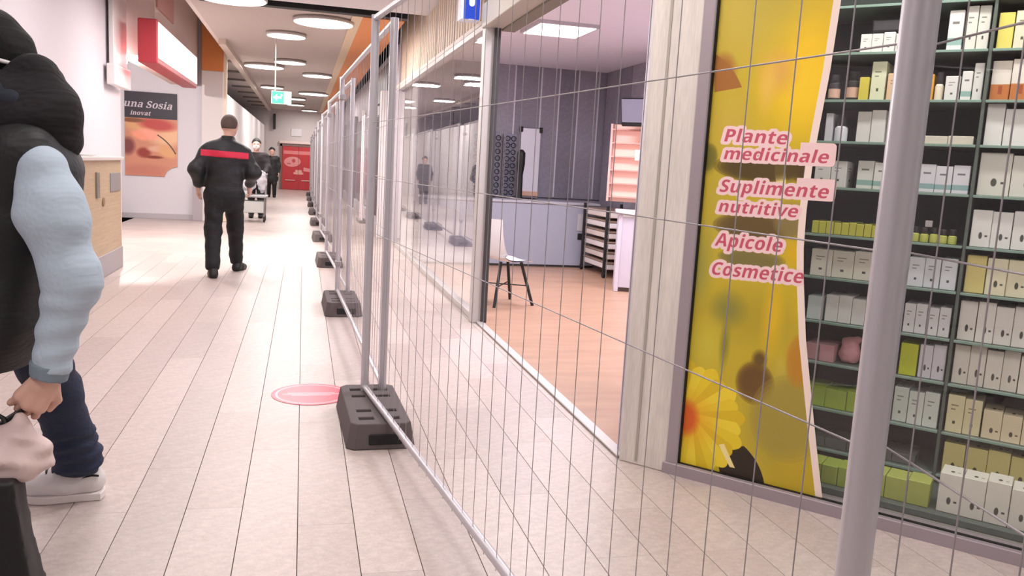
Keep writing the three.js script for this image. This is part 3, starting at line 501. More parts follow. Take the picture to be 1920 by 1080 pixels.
// bay (0 left, 1 right), level, from, to, count, height, kind, colour, print, words, category
const W1 = '#dad9cd', W2 = '#e3e2dc', GRN = '#9fb233', YEL = '#d7c83e', CRM = '#ded6ba', LEVB = [...LEV, 0.046];
const ROWS = [
  [0, 0, 0.5, 0.7, 4, 0.085, 'box', W2, 3, 'small white box'], [0, 0, 0.86, 0.92, 1, 0.17, 'box', W2, 4, 'tall white box'], [0, 0, 0.925, 1.02, 2, 0.185, 'box', W1, 3, 'tall cream box'],
  [1, 0, 1.05, 1.11, 1, 0.14, 'box', '#dccf66', 0, 'yellow box'], [1, 0, 1.112, 1.3, 3, 0.145, 'box', CRM, 3, 'pale yellow box'],
  [0, 1, 0.375, 0.43, 1, 0.12, 'bottle', '#2c2629', 0, 'slim dark bottle'], [0, 1, 0.455, 0.515, 1, 0.135, 'bottle', '#241c1a', 0, 'brown bottle with a black cap'], [0, 1, 0.517, 0.56, 1, 0.105, 'box', '#d9c94a', 0, 'small yellow box'], [0, 1, 0.565, 0.63, 1, 0.175, 'box', '#dde0bf', 3, 'tall pale green box'], [0, 1, 0.637, 0.7, 1, 0.12, 'box', '#e2bf9a', 3, 'peach box'], [0, 1, 0.72, 0.79, 1, 0.12, 'box', '#dfe0da', 3, 'white box behind the post'],
  [0, 1, 0.8, 0.83, 1, 0.115, 'box', '#e0a13c', 0, 'orange box'], [0, 1, 0.832, 0.87, 1, 0.125, 'jar', '#e6dcc4', 0, 'cream jar'], [0, 1, 0.875, 0.935, 1, 0.105, 'box', W2, 3, 'low white box'], [0, 1, 0.938, 0.98, 1, 0.125, 'box', W2, 4, 'middle-sized white box'], [0, 1, 0.982, 1.022, 1, 0.16, 'box', W2, 3, 'tallest white box'],
  [1, 1, 1.05, 1.35, 4, 0.155, 'box', '#e4ddd0', 2, 'white box with an orange lower half'],
  [0, 2, 0.385, 0.42, 1, 0.13, 'box', '#cfcfd6', 0, 'slim white carton'], [0, 2, 0.424, 0.485, 1, 0.125, 'jar', '#dcdce2', 0, 'white jar with a dark lid'], [0, 2, 0.525, 0.65, 2, 0.14, 'box', W2, 0, 'plain white box'], [0, 2, 0.68, 0.79, 2, 0.12, 'box', W1, 0, 'plain cream box'], [0, 2, 0.81, 1.015, 2, 0.036, 'box', '#d9d2c0', 0, 'flat cream box'],
  [1, 2, 1.05, 1.12, 1, 0.165, 'box', W2, 0, 'tall white box'], [1, 2, 1.122, 1.38, 3, 0.145, 'box', W2, 0, 'white box'],
  [0, 3, 0.36, 0.505, 2, 0.13, 'box', '#dcdad6', 3, 'white box next to the poster edge'], [0, 3, 0.55, 0.77, 3, 0.13, 'box', '#e0e2da', 4, 'white box with a teal stripe'], [0, 3, 0.815, 1.02, 3, 0.125, 'box', '#dcdbe0', 4, 'white box with a pale teal stripe'],
  [1, 3, 1.05, 1.42, 3, 0.185, 'box', W1, 1, 'large white box with a dark dot'],
  [0, 4, 0.37, 0.78, 12, 0.06, 'box', '#c5c24a', 0, 'narrow yellow packet'], [0, 4, 0.81, 1.0, 5, 0.068, 'jar', '#b9bd5c', 0, 'short yellow-green jar'],
  [1, 4, 1.05, 1.44, 5, 0.15, 'box', W2, 1, 'white box with a dark dot'],
  [0, 5, 0.385, 0.78, 4, 0.13, 'box', '#ddd8c8', 3, 'cream-white box'], [0, 5, 0.82, 1.02, 3, 0.135, 'box', '#d9dde0', 3, 'bluish white box'],
  [1, 5, 1.05, 1.13, 1, 0.155, 'box', '#ddcf84', 0, 'yellow box'], [1, 5, 1.132, 1.45, 4, 0.15, 'box', '#e0dabb', 1, 'pale yellow box with a dark dot'],
  [0, 6, 0.39, 0.465, 1, 0.115, 'box', '#cfdad6', 0, 'pale green box'], [0, 6, 0.475, 0.78, 5, 0.13, 'box', W2, 0, 'white box'], [0, 6, 0.825, 1.02, 4, 0.135, 'box', '#dedcda', 3, 'white box with small print'],
  [1, 6, 1.05, 1.47, 6, 0.165, 'box', '#dfdbd2', 1, 'white box with a dot'],
  [0, 7, 0.4, 0.54, 2, 0.08, 'box', '#d09aa0', 0, 'flat pink box'], [0, 7, 0.545, 0.655, 1, 0.135, 'bag', '#e2a3a8', 0, 'crumpled pink bag'], [0, 7, 0.69, 0.79, 2, 0.1, 'box', '#c9a9a4', 0, 'dusky pink box'], [0, 7, 0.83, 0.905, 1, 0.15, 'box', '#c3cc24', 0, 'bright lime box'], [0, 7, 0.91, 1.022, 2, 0.155, 'box', '#dcd8e0', 1, 'white box with a grey print'],
  [1, 7, 1.05, 1.5, 7, 0.165, 'box', '#ddd8cb', 1, 'white box with dark mark'],
  [0, 8, 0.42, 0.72, 3, 0.1, 'box', '#a9c244', 0, 'low green box'], [0, 8, 0.825, 1.02, 3, 0.165, 'box', '#d9dfd6', 3, 'pale mint box'],
  [1, 8, 1.05, 1.19, 2, 0.16, 'box', '#e2d8ae', 3, 'cream box'], [1, 8, 1.195, 1.5, 4, 0.12, 'box', '#e4d6b4', 1, 'peach box with a mark'],
  [0, 9, 0.44, 0.95, 5, 0.05, 'box', '#6d6f68', 0, 'low grey box'], [1, 9, 1.06, 1.5, 5, 0.14, 'box', '#ddcf88', 1, 'yellow and white box with a dot'],
  [0, 10, 0.55, 0.76, 3, 0.085, 'box', '#9db046', 0, 'low green box'], [0, 10, 0.8, 1.06, 3, 0.1, 'box', '#a8b158', 0, 'olive green box'], [1, 10, 1.09, 1.52, 5, 0.155, 'box', '#dcd9cc', 1, 'white box with grey marks'],
];
for (const [bay, lv, a, b, n, h0, kind, col, pr, words] of ROWS) {
  const h = bay && lv !== 3 ? h0 * 1.08 : h0;
  const w = (b - a) / n, d = lv === 10 ? 0.13 : Math.min(0.2, kind === 'box' ? 0.16 : w);
  let src = null;
  for (let i = 0; i < n; i++) {
    const where = lv === 10 ? 'low deck behind sill' : `${nShelf[lv]} shelf`, bayWord = bay ? 'far bay' : 'poster bay';
    const label = n === 1 ? `${words}, ${where}, ${bayWord}` : `${words}, ${ordn[i] ?? (i === 10 ? 'eleventh' : 'last')} in row, ${where}, ${bayWord}`;
    const hh = h * (n > 1 ? 1 + 0.05 * (((i * 7 + lv) % 5) - 2) / 2 : 1), off = lv === 10 ? 0.3 : SO + 0.02 + d / 2 + R(0, 0.015);
    const pos = hw(a + w * (i + 0.5), LEVB[lv] + 0.0, off), ry = TH + R(-0.012, 0.012);
    if (!src) { src = good(kind, pos, w - 0.002, h, d, col, pr); src.name = numbered({ box: 'product_box', jar: 'product_jar', bottle: 'product_bottle', bag: 'product_bag' }[kind]); src.position.set(...pos); src.rotation.y = ry; scene.add(src); tag(src, label, kind, n > 1 ? `${words} row on shelf ${lv + 1}`.slice(0, 60) : null); }
    else { const c = copyOf(src, label, pos, ry); c.scale.y = hh / h; }
  }
}
{ const t = M('price_tag', rb(0.03, 0.03, 0.012, 0.003), mWhiteGloss, scene, hw(0.875, 1.225, SO + 0.08), [0, TH, 0]); tag(t, 'tiny white tag standing on the short yellow-green jars', 'tag'); t.position.y = 1.218; }
{ const t = thing('wall_speaker', 'black loudspeaker box lying on top of the small white boxes', 'speaker', hw(0.62, 2.072, SO + 0.1), TH); M('case', rb(0.16, 0.06, 0.12, 0.01), mBlack, t, [0, 0.03, 0]); M('grille', rb(0.14, 0.045, 0.01, 0.003), mCharcoal, t, [0, 0.03, 0.06]); }

// ---------------------------------------------------------------- mobile site fence
const P0 = [0.345, -4.43];
const JOINTS = [[0.33, -7.85], [0.315, -11.2], [0.3, -14.5], [0.29, -17.8], [0.28, -21.1], [0.27, -24.4], [0.26, -27.7], [0.25, -31.0]];
const postG = cyl(0.021, 0.021, 2.0, 16), thickG = cyl(0.024, 0.024, 2.0, 24), wireG = cyl(0.0012, 0.0012, 1.97, 6);
function panel(x0, z0, x1, z1, label, single) {
  const L = Math.hypot(x1 - x0, z1 - z0), ry = Math.atan2(-(z1 - z0), x1 - x0);
  const t = thing('site_fence', label, 'fence panel', [x0, 0.1, z0], ry, 'mobile fence panels');
  for (const x of [0, L]) M('post', x && single ? thickG : postG, mGalv, t, [x, 1.0, 0]);
  for (const y of [0.045, 1.985]) M('rail', cyl(0.0165, 0.0165, L, 12), mGalv, t, [L / 2, y, 0], [0, 0, Math.PI / 2]);
  const n = 30, hs = [0.893, 1.175, 1.458], hwG = cyl(0.0016, 0.0016, L, 6);
  if (single) {
    for (let i = 1; i < n; i++) M('wire', wireG, mWire, t, [L * i / n, 1.0, 0.004]);
    for (const y of hs) M('cross_wire', hwG, mWire, t, [L / 2, y, 0], [0, 0, Math.PI / 2]);
  } else {
    const g = []; for (let i = 1; i < n; i++) g.push(wireG.clone().translate(L * i / n, 1.0, 0.004)); for (const y of hs) g.push(tr(hwG.clone(), L / 2, y, 0, 0, 0, Math.PI / 2));
    M('wire_mesh', merge(g), mWire, t).userData.kind = 'stuff';
  }
  for (const y of [0.3, 1.82]) M('clamp', rb(0.09, 0.05, 0.055, 0.008), mAlu, t, [L - 0.02, y, 0]);
  return t;
}
const NX = P0[0] + 3.485 * Math.sin(7.3 * D2R), NZ = P0[1] + 3.485 * Math.cos(7.3 * D2R);
panel(P0[0], P0[1], NX, NZ, 'nearest full fence panel, its wires in front of the shop door and window', true);
{ const a = 9.3 * D2R, sx = NX + 0.042, sz = NZ - 0.05; panel(sx, sz, sx - 3.4 * Math.sin(a), sz + 3.4 * Math.cos(a), 'fence panel running past the camera behind the thick near pole', true); }
{ const place = ['second fence panel, behind the twin posts on the near rubber foot', 'third fence panel along the hall, ending above the third rubber foot', 'fourth fence panel along the hall', 'fifth fence panel along the hall', 'sixth fence panel along the hall', 'seventh fence panel along the hall', 'eighth fence panel along the hall', 'farthest fence panel before the red door'];
  let px = P0[0] + 0.1, pz = P0[1] - 0.03;
  JOINTS.forEach(([x, z], i) => { panel(px, pz, x, z, place[i], false); px = x + 0.1; pz = z - 0.04; }); }
{ // rubber feet with slots for the posts
  const sh = new THREE.Shape(); const w = 0.15, l = 0.36, c = 0.03;
  sh.moveTo(-w + c, -l); sh.lineTo(w - c, -l); sh.lineTo(w, -l + c); sh.lineTo(w, l - c); sh.lineTo(w - c, l); sh.lineTo(-w + c, l); sh.lineTo(-w, l - c); sh.lineTo(-w, -l + c);
  const hole = (x, z, a, b) => { const p = new THREE.Path(); p.moveTo(x - a, z - b); p.lineTo(x - a, z + b); p.lineTo(x + a, z + b); p.lineTo(x + a, z - b); sh.holes.push(p); };
  for (const z of [-0.27, -0.14, 0.13, 0.26]) { hole(-0.068, z, 0.045, 0.028); hole(0.068, z, 0.045, 0.028); }
  const g = new THREE.ExtrudeGeometry(sh, { depth: 0.125, bevelEnabled: true, bevelSize: 0.006, bevelThickness: 0.006, bevelSegments: 2 }); g.rotateX(-Math.PI / 2); g.translate(0, 0.008, 0);
  const q = g.attributes.position; for (let i = 0; i < q.count; i++) { const k = 1.06 - 0.14 * q.getY(i) / 0.14; q.setX(i, q.getX(i) * k); q.setZ(i, q.getZ(i) * (1.02 - 0.04 * q.getY(i) / 0.14)); } g.computeVertexNormals();
  const gg = g;
  const t = thing('ballast_block', 'nearest black rubber fence foot with rows of slots under the twin posts', 'ballast block', [P0[0] + 0.03, 0, P0[1] + 0.24], 0.03, 'rubber fence feet');
  gg.scale(1, 0.9, 1); M('block', gg, mRubber, t); M('bottom', rb(0.29, 0.03, 0.68, 0.006), S('#2c282a', 0.9), t, [0, 0.02, 0]);
  M('grip', rb(0.16, 0.05, 0.02, 0.006), S('#221f21', 0.9), t, [0.02, 0.05, 0.366]);
  const words = ['second rubber fence foot from the camera', 'third rubber fence foot from the camera', 'fourth rubber fence foot from the camera', 'fifth rubber fence foot from the camera', 'sixth rubber fence foot from the camera', 'seventh rubber fence foot from the camera', 'eighth rubber fence foot from the camera', 'farthest rubber fence foot, near the red door'];
  JOINTS.forEach(([x, z], i) => copyOf(t, words[i], [x + 0.03, 0, z + 0.24], 0.02));
}
// round red floor sticker
{ const tex = canvasTex(256, 256, (c, w) => { c.fillStyle = '#c93a52'; c.fillRect(0, 0, w, w); c.fillStyle = '#e89aa4'; c.fillRect(52, 112, 152, 9); c.fillRect(36, 126, 184, 9); c.fillRect(64, 140, 128, 8); c.strokeStyle = '#efa0a8'; c.lineWidth = 8; c.beginPath(); c.arc(128, 128, 112, 0, 7); c.stroke(); });
  tag(M('floor_sticker', cyl(0.225, 0.225, 0.002, 48), S('#ffffff', 0.35, 0, { map: tex }), scene, [0.07, 0.0016, -4.8], [0, Math.PI / 2, 0]), 'round red distance sticker on the floor beside the near fence foot', 'sticker'); }

// ---------------------------------------------------------------- people
const mSkin = S('#d6ab99', 0.55), mHair = S('#5a4a44', 0.8), mJacket = S('#1a1b1f', 0.55, 0, { bumpMap: clothBump, bumpScale: 0.004 }), mTrouser = S('#0f1014', 0.75, 0, { bumpMap: clothBump, bumpScale: 0.004 }), mStripe = S('#d22a48', 0.6), mShoe = S('#0e0e0f', 0.5);
const faceField = (c, f, s = 1) => { // head: c centre, f unit facing (x, z)
  const at = (fw, up, sd) => [c[0] + f[0] * fw * s - f[1] * sd * s, c[1] + up * s, c[2] + f[1] * fw * s + f[0] * sd * s];
  return join(0.02, ell(c, [0.082 * s, 0.112 * s, 0.09 * s]), ell(at(0.03, -0.06, 0), [0.058 * s, 0.062 * s, 0.06 * s]), cap(at(0.088, 0.012, 0), at(0.112, -0.03, 0), 0.011 * s, 0.016 * s), cap(at(0.085, -0.063, -0.02), at(0.085, -0.063, 0.02), 0.01 * s), cap(at(0.088, -0.1, -0.01), at(0.088, -0.1, 0.01), 0.016 * s), cap(at(0.083, 0.026, -0.045), at(0.083, 0.026, 0.045), 0.011 * s), cap(at(-0.005, 0.02, 0.082), at(-0.012, -0.03, 0.08), 0.014 * s, 0.01 * s), cap(at(-0.005, 0.02, -0.082), at(-0.012, -0.03, -0.08), 0.014 * s, 0.01 * s));
};
function handField(w, dir, out, s = 1, curl = 0.5) { // wrist, along, back-of-hand normal: palm, four fingers, thumb
  const a = V(...dir).normalize(), n = V(...out).normalize(), b = a.clone().cross(n).normalize();
  const P = (u, v, k) => [w[0] + (a.x * u + b.x * v + n.x * k) * s, w[1] + (a.y * u + b.y * v + n.y * k) * s, w[2] + (a.z * u + b.z * v + n.z * k) * s];
  const fs = [cap(P(0, 0, 0), P(0.03, 0, 0), 0.027 * s), cap(P(0.03, -0.018, 0), P(0.085, -0.026, 0), 0.019 * s), cap(P(0.03, 0.0, 0.002), P(0.09, 0.0, 0.003), 0.019 * s), cap(P(0.03, 0.018, 0), P(0.08, 0.026, 0), 0.018 * s)];
  const fingers = [];
  [[-0.033, 0.068], [-0.011, 0.077], [0.012, 0.072], [0.034, 0.056]].forEach(([v, L]) => {
    const c1 = curl, c2 = curl * 2.1, c3 = curl * 3, u0 = 0.088, p0 = P(u0, v * 0.9, 0), u1 = u0 + L * 0.45 * Math.cos(c1), k1 = -L * 0.45 * Math.sin(c1), u2 = u1 + L * 0.32 * Math.cos(c2), k2 = k1 - L * 0.32 * Math.sin(c2), u3 = u2 + L * 0.25 * Math.cos(c3), k3 = k2 - L * 0.25 * Math.sin(c3);
    fingers.push(join(0.004, cap(p0, P(u1, v, k1), 0.0098 * s, 0.0092 * s), cap(P(u1, v, k1), P(u2, v, k2), 0.0092 * s, 0.0084 * s), cap(P(u2, v, k2), P(u3, v, k3), 0.0084 * s, 0.0074 * s)));
  });
  const th = join(0.005, cap(P(0.02, -0.024, -0.006), P(0.05, -0.052, -0.02), 0.015 * s, 0.0115 * s), cap(P(0.05, -0.052, -0.02), P(0.083, -0.052, -0.036), 0.0112 * s, 0.0085 * s));
  const palm = join(0.012, ...fs, th);
  return (x, y, z) => { let d = palm(x, y, z); for (const f of fingers) d = smin(d, f(x, y, z), 0.005); return d; };
}
function shoeGeo(heel, toe, h, wd, cell = 0.008) { // heel and toe points on the floor
  const a = V(...heel), b = V(...toe), d = b.clone().sub(a), L = d.length(); d.normalize();
  const q = (t, y) => [a.x + d.x * L * t, a.y + y, a.z + d.z * L * t];
  const f = cut(join(0.03, cap(q(0.1, 0.035), q(0.45, 0.035), wd * 0.46, wd * 0.5), cap(q(0.45, 0.035), q(0.86, 0.028), wd * 0.52, wd * 0.42), cap(q(0.16, 0.05), q(0.22, h), wd * 0.42, wd * 0.44), cap(q(0.22, h * 0.8), q(0.6, 0.05), wd * 0.4, wd * 0.36)), above(a.y));
  const lo = [Math.min(a.x, b.x) - wd, a.y - 0.02, Math.min(a.z, b.z) - wd], hi = [Math.max(a.x, b.x) + wd, a.y + h + 0.1, Math.max(a.z, b.z) + wd];
  return netMesh(cut(f, below(a.y + h + 0.02)), lo, hi, cell);
}
function solePlate(heel, toe, wd) {
  const dx = toe[0] - heel[0], dz = toe[2] - heel[2], L = Math.hypot(dx, dz), s = new THREE.Shape();
  s.moveTo(0, -wd * 0.45); s.quadraticCurveTo(L * 0.35, -wd * 0.42, L * 0.65, -wd * 0.55); s.quadraticCurveTo(L * 1.05, -wd * 0.4, L * 1.03, 0.0); s.quadraticCurveTo(L * 1.0, wd * 0.5, L * 0.65, wd * 0.52); s.quadraticCurveTo(L * 0.3, wd * 0.4, 0, wd * 0.45); s.quadraticCurveTo(-L * 0.08, 0, 0, -wd * 0.45);
  const g = new THREE.ExtrudeGeometry(s, { depth: 0.024, bevelEnabled: true, bevelSize: 0.003, bevelThickness: 0.003, bevelSegments: 1 }); g.rotateX(-Math.PI / 2); g.rotateY(Math.atan2(-dz, dx)); g.translate(heel[0], heel[1] + 0.004, heel[2]); return g;
}
function bounds(pts, m) { const lo = [1e9, 1e9, 1e9], hi = [-1e9, -1e9, -1e9]; for (const p of pts) for (let k = 0; k < 3; k++) { lo[k] = Math.min(lo[k], p[k] - m); hi[k] = Math.max(hi[k], p[k] + m); } return [lo, hi]; }
const bodyOf = (J) => join(0.04, cap(J.neckB, J.neckT, 0.055, 0.052), cap(J.chest, J.pelvis, 0.125, 0.12, 1, 1), cap(J.shL, J.chest, 0.05, 0.09), cap(J.shR, J.chest, 0.05, 0.09), cap(J.shL, J.elL, 0.046, 0.037), cap(J.elL, J.wrL, 0.036, 0.026), cap(J.shR, J.elR, 0.046, 0.037), cap(J.elR, J.wrR, 0.036, 0.026), cap(J.pelvis, J.hipL, 0.11, 0.085), cap(J.pelvis, J.hipR, 0.11, 0.085), cap(J.hipL, J.knL, 0.078, 0.052), cap(J.knL, J.anL, 0.05, 0.036), cap(J.hipR, J.knR, 0.078, 0.052), cap(J.knR, J.anR, 0.05, 0.036));
function skinMesh(J, root, f, hands, cell = 0.014, hc = 0.007) {
  const all = Object.values(J), [lo, hi] = bounds(all, 0.16); const gs = [netMesh(bodyOf(J), lo, hi, cell)];
  const hf = faceField(J.head, f); gs.push(netMesh(join(0.02, hf, cap(J.neckB, J.neckT, 0.055, 0.052)), ...bounds([J.head, J.neckB], 0.17), hc));
  for (const [w, dir, out, curl, c] of hands) gs.push(netMesh(join(0.015, handField(w, dir, out, w[2] > -5 ? 1.12 : 1, curl), cap(w, [w[0] - dir[0] * 0.06, w[1] - dir[1] * 0.06, w[2] - dir[2] * 0.06], 0.026, 0.028)), ...bounds([w], 0.21), c ?? hc));
  return M('body', merge(gs), mSkin, root);
}
function eyes(root, c, f) { for (const s of [-1, 1]) { const e = M('eye', new THREE.SphereGeometry(0.012, 12, 8), S('#2b2320', 0.2), root); e.position.set(c[0] + f[0] * 0.082 - f[1] * s * 0.032, c[1] + 0.008, c[2] + f[1] * 0.082 + f[0] * s * 0.032); } }
// guard seen from behind
{
  const t = thing('person', 'person in a black jacket with a red shoulder stripe, walking away with back turned', 'person');
  const J = { head: [-0.8, 1.66, -9.86], neckT: [-0.81, 1.57, -9.84], neckB: [-0.83, 1.46, -9.82], chest: [-0.84, 1.28, -9.8], pelvis: [-0.85, 0.95, -9.8], shL: [-1.035, 1.37, -9.79], elL: [-1.135, 1.17, -9.7], wrL: [-1.125, 0.98, -9.84], shR: [-0.635, 1.35, -9.83], elR: [-0.535, 1.16, -9.78], wrR: [-0.6, 1.0, -10.0], hipL: [-0.95, 0.9, -9.78], knL: [-0.96, 0.5, -9.74], anL: [-0.94, 0.1, -9.5], hipR: [-0.75, 0.9, -9.84], knR: [-0.745, 0.52, -9.98], anR: [-0.74, 0.1, -10.16] };
  skinMesh(J, t, [0.25, -0.97], [[J.wrL, [-0.1, -0.9, -0.35], [-0.95, 0.1, 0], 0.35], [J.wrR, [0.1, -0.9, -0.4], [0.95, 0, 0.1], 0.4]]);
  eyes(t, J.head, [0.25, -0.97]);
  const hair = cut(join(0.02, ell([-0.806, 1.683, -9.845], [0.091, 0.105, 0.1])), (x, y, z) => 1.63 - y + Math.max(0, -(z + 9.86)) * 1.2);
  M('hair', netMesh(hair, [-0.95, 1.5, -10.0], [-0.66, 1.82, -9.7], 0.008), mHair, t);
  const jk = wrinkle(join(0.07, cap([-0.84, 1.33, -9.8], [-0.85, 0.96, -9.8], 0.175, 0.165, 0.86, 1.15), cap([-1.0, 1.37, -9.79], [-0.66, 1.352, -9.82], 0.075, 0.075), cap([-0.93, 1.4, -9.8], [-0.73, 1.39, -9.82], 0.09, 0.09), cap(J.shL, J.elL, 0.072, 0.07), cap(J.elL, [-1.13, 1.02, -9.82], 0.07, 0.054), cap(J.shR, J.elR, 0.072, 0.07), cap(J.elR, [-0.59, 1.03, -9.97], 0.07, 0.054), cap([-0.83, 1.44, -9.81], [-0.82, 1.52, -9.82], 0.08, 0.07)), 0.012, 7, 3);
  const jlo = [-1.32, 0.86, -10.2], jhi = [-0.38, 1.66, -9.5], jacket = cut(jk, (x, y, z) => Math.max(0.9 - y, y - 1.55));
  M('jacket', netMesh(jacket, jlo, jhi, 0.011), mJacket, t);
  const st = (x, y, z) => Math.max(jacket(x, y, z) - 0.004, Math.abs(y - (1.345 - 0.03 * (x + 0.84))) - 0.036, -1.09 - x, x + 0.59, -9.82 - z);
  M('shoulder_stripe', netMesh(st, [-1.2, 1.2, -9.9], [-0.5, 1.5, -9.5], 0.007), mStripe, t);
  const tr2 = wrinkle(join(0.05, cap(J.pelvis, [-0.85, 0.88, -9.8], 0.15, 0.16, 0.85, 1.1), cap(J.hipL, J.knL, 0.115, 0.088), cap(J.knL, [-0.945, 0.13, -9.53], 0.088, 0.075), cap(J.hipR, J.knR, 0.115, 0.088), cap(J.knR, [-0.742, 0.13, -10.13], 0.088, 0.075)), 0.01, 8, 11);
  M('trousers', netMesh(cut(tr2, above(0.08)), [-1.2, 0.04, -10.4], [-0.5, 1.12, -9.3], 0.012), mTrouser, t);
  M('shoe', shoeGeo([-0.925, 0, -9.44], [-0.97, 0, -9.72], 0.09, 0.1), mShoe, t); M('shoe', shoeGeo([-0.75, 0, -10.06], [-0.66, 0, -10.33], 0.09, 0.1), mShoe, t);
}
// person in the foreground on the left, walking out of the picture
{
  const t = thing('person', 'person in a black hooded vest with pale blue sleeves, walking out at the edge', 'person');
  const J = { head: [-0.9, 1.635, -2.78], neckT: [-0.86, 1.54, -2.78], neckB: [-0.81, 1.43, -2.78], chest: [-0.79, 1.24, -2.78], pelvis: [-0.9, 0.92, -2.79], shL: [-0.72, 1.27, -2.63], elL: [-0.635, 0.98, -2.57], wrL: [-0.695, 0.7, -2.56], shR: [-0.8, 1.33, -2.98], elR: [-0.9, 1.06, -3.0], wrR: [-1.08, 0.95, -2.95], hipL: [-0.93, 0.88, -2.69], knL: [-1.16, 0.5, -2.64], anL: [-1.2, 0.09, -2.62], hipR: [-0.88, 0.88, -2.9], knR: [-0.845, 0.48, -3.18], anR: [-0.81, 0.11, -3.36] };
  const hd = [-0.55, -0.8, -0.02];
  skinMesh(J, t, [-1, 0], [[J.wrL, hd, [0.25, 0.12, 0.95], 0.62, 0.0035], [J.wrR, [-0.8, -0.5, 0], [0, 0.2, -1], 0.5]], 0.013, 0.006);
  eyes(t, J.head, [-1, 0]);
  M('beanie', netMesh(wrinkle(cut(join(0.04, ell([-0.905, 1.65, -2.78], [0.11, 0.093, 0.1]), ell([-0.83, 1.61, -2.78], [0.045, 0.05, 0.075]), cap([-0.83, 1.6, -2.78], [-0.825, 1.55, -2.78], 0.06, 0.05)), (x, y, z) => 1.55 - y - (x + 0.83) * 0.6), 0.004, 14), [-1.05, 1.45, -2.95], [-0.7, 1.82, -2.6], 0.008), S('#141214', 0.9, 0, { bumpMap: clothBump, bumpScale: 0.004 }), t);
  M('face_mask', netMesh(cut(join(0.02, ell([-0.935, 1.575, -2.78], [0.07, 0.06, 0.075])), (x) => x + 0.905), [-1.05, 1.48, -2.9], [-0.85, 1.66, -2.66], 0.007), S('#2b4a78', 0.7), t);
  M('mask_strap', tube([[-0.905, 1.58, -2.7], [-0.85, 1.585, -2.69], [-0.8, 1.575, -2.72], [-0.787, 1.57, -2.78]], 0.006, 20, 6), mWhiteGloss, t);
  M('collar', netMesh(wrinkle(join(0.03, cap([-0.9, 1.5, -2.7], [-0.8, 1.47, -2.66], 0.06, 0.05), cap([-0.9, 1.5, -2.86], [-0.8, 1.47, -2.9], 0.06, 0.05), cap([-0.95, 1.47, -2.72], [-0.95, 1.47, -2.84], 0.055)), 0.006, 16), [-1.06, 1.34, -3.02], [-0.7, 1.6, -2.54], 0.009), S('#1c2430', 0.8), t);
  // quilted vest
  const mVest = S('#161618', 0.6, 0, { bumpMap: clothBump, bumpScale: 0.004 });
  const vf = join(0.06, cap([-0.81, 1.26, -2.78], [-0.92, 0.84, -2.79], 0.158, 0.16, 1, 0.78), cap([-0.77, 1.33, -2.63], [-0.8, 1.335, -2.93], 0.08, 0.08), cap([-0.92, 0.84, -2.79], [-0.96, 0.72, -2.79], 0.16, 0.16, 1, 0.8));
  const quilt = (x, y, z) => { const d = vf(x, y, z); return Math.abs(d) < 0.06 ? d - 0.004 * Math.abs(Math.sin((y + 0.12 * x) * 32)) + 0.006 * perlin.noise(x * 9, y * 12, z * 9) : d; };
  M('vest', netMesh(cut(quilt, (x, y, z) => 0.68 - y), [-1.2, 0.62, -3.1], [-0.52, 1.5, -2.46], 0.011), mVest, t);
  M('hood', netMesh(wrinkle(join(0.07, ell([-0.8, 1.44, -2.77], [0.136, 0.13, 0.17]), cap([-0.758, 1.56, -2.74], [-0.722, 1.47, -2.74], 0.036, 0.068), cap([-0.758, 1.562, -2.72], [-0.758, 1.558, -2.86], 0.032), cap([-0.735, 1.42, -2.74], [-0.73, 1.36, -2.78], 0.072)), 0.009, 9, 5), [-1.0, 1.22, -3.02], [-0.55, 1.66, -2.5], 0.009), S('#171316', 0.9, 0, { bumpMap: clothBump, bumpScale: 0.006 }), t);
  const mSleeve = S('#b2c2d0', 0.75, 0, { bumpMap: clothBump, bumpScale: 0.003 });
  const slv = join(0.05, cap([-0.712, 1.285, -2.6], [-0.684, 1.16, -2.58], 0.07, 0.086), cap([-0.684, 1.16, -2.58], [-0.632, 0.975, -2.57], 0.084, 0.07), cap([-0.632, 0.975, -2.57], [-0.69, 0.735, -2.56], 0.07, 0.052));
  const slw = (x, y, z) => { const d = slv(x, y, z); return Math.abs(d) < 0.06 ? d + 0.006 * perlin.noise(x * 9, y * 16, z * 9) + (y < 0.95 ? 0.003 * Math.sin(y * 95 + 4 * perlin.noise(x * 6, y * 4, z * 6)) : 0) : d; };
  M('sleeve', netMesh(cut(slw, (x, y, z) => 0.715 - y - (x + 0.69) * 0.25), [-0.86, 0.62, -2.75], [-0.5, 1.42, -2.4], 0.008), mSleeve, t);
  M('cuff', netMesh(cut(cap([-0.69, 0.74, -2.56], [-0.7, 0.68, -2.56], 0.056, 0.048), (x, y, z) => Math.max(0.69 - y - (x + 0.69) * 0.25, y - 0.735 + (x + 0.69) * 0.25)), [-0.8, 0.6, -2.68], [-0.6, 0.8, -2.45], 0.006), S('#7d8c98', 0.8), t);
  M('far_sleeve', netMesh(wrinkle(join(0.05, cap(J.shR, J.elR, 0.085, 0.08), cap(J.elR, [-1.05, 0.965, -2.955], 0.08, 0.055)), 0.008, 10), [-1.2, 0.82, -3.12], [-0.68, 1.46, -2.8], 0.012), mSleeve, t);
  const mJeans = S('#1d2740', 0.8, 0, { bumpMap: clothBump, bumpScale: 0.004 });
  const jf = join(0.05, cap(J.pelvis, [-0.91, 0.86, -2.79], 0.14, 0.15), cap(J.hipR, J.knR, 0.105, 0.08), cap(J.knR, [-0.815, 0.17, -3.34], 0.078, 0.086), cap(J.hipL, J.knL, 0.105, 0.082), cap(J.knL, [-1.2, 0.14, -2.62], 0.08, 0.08));
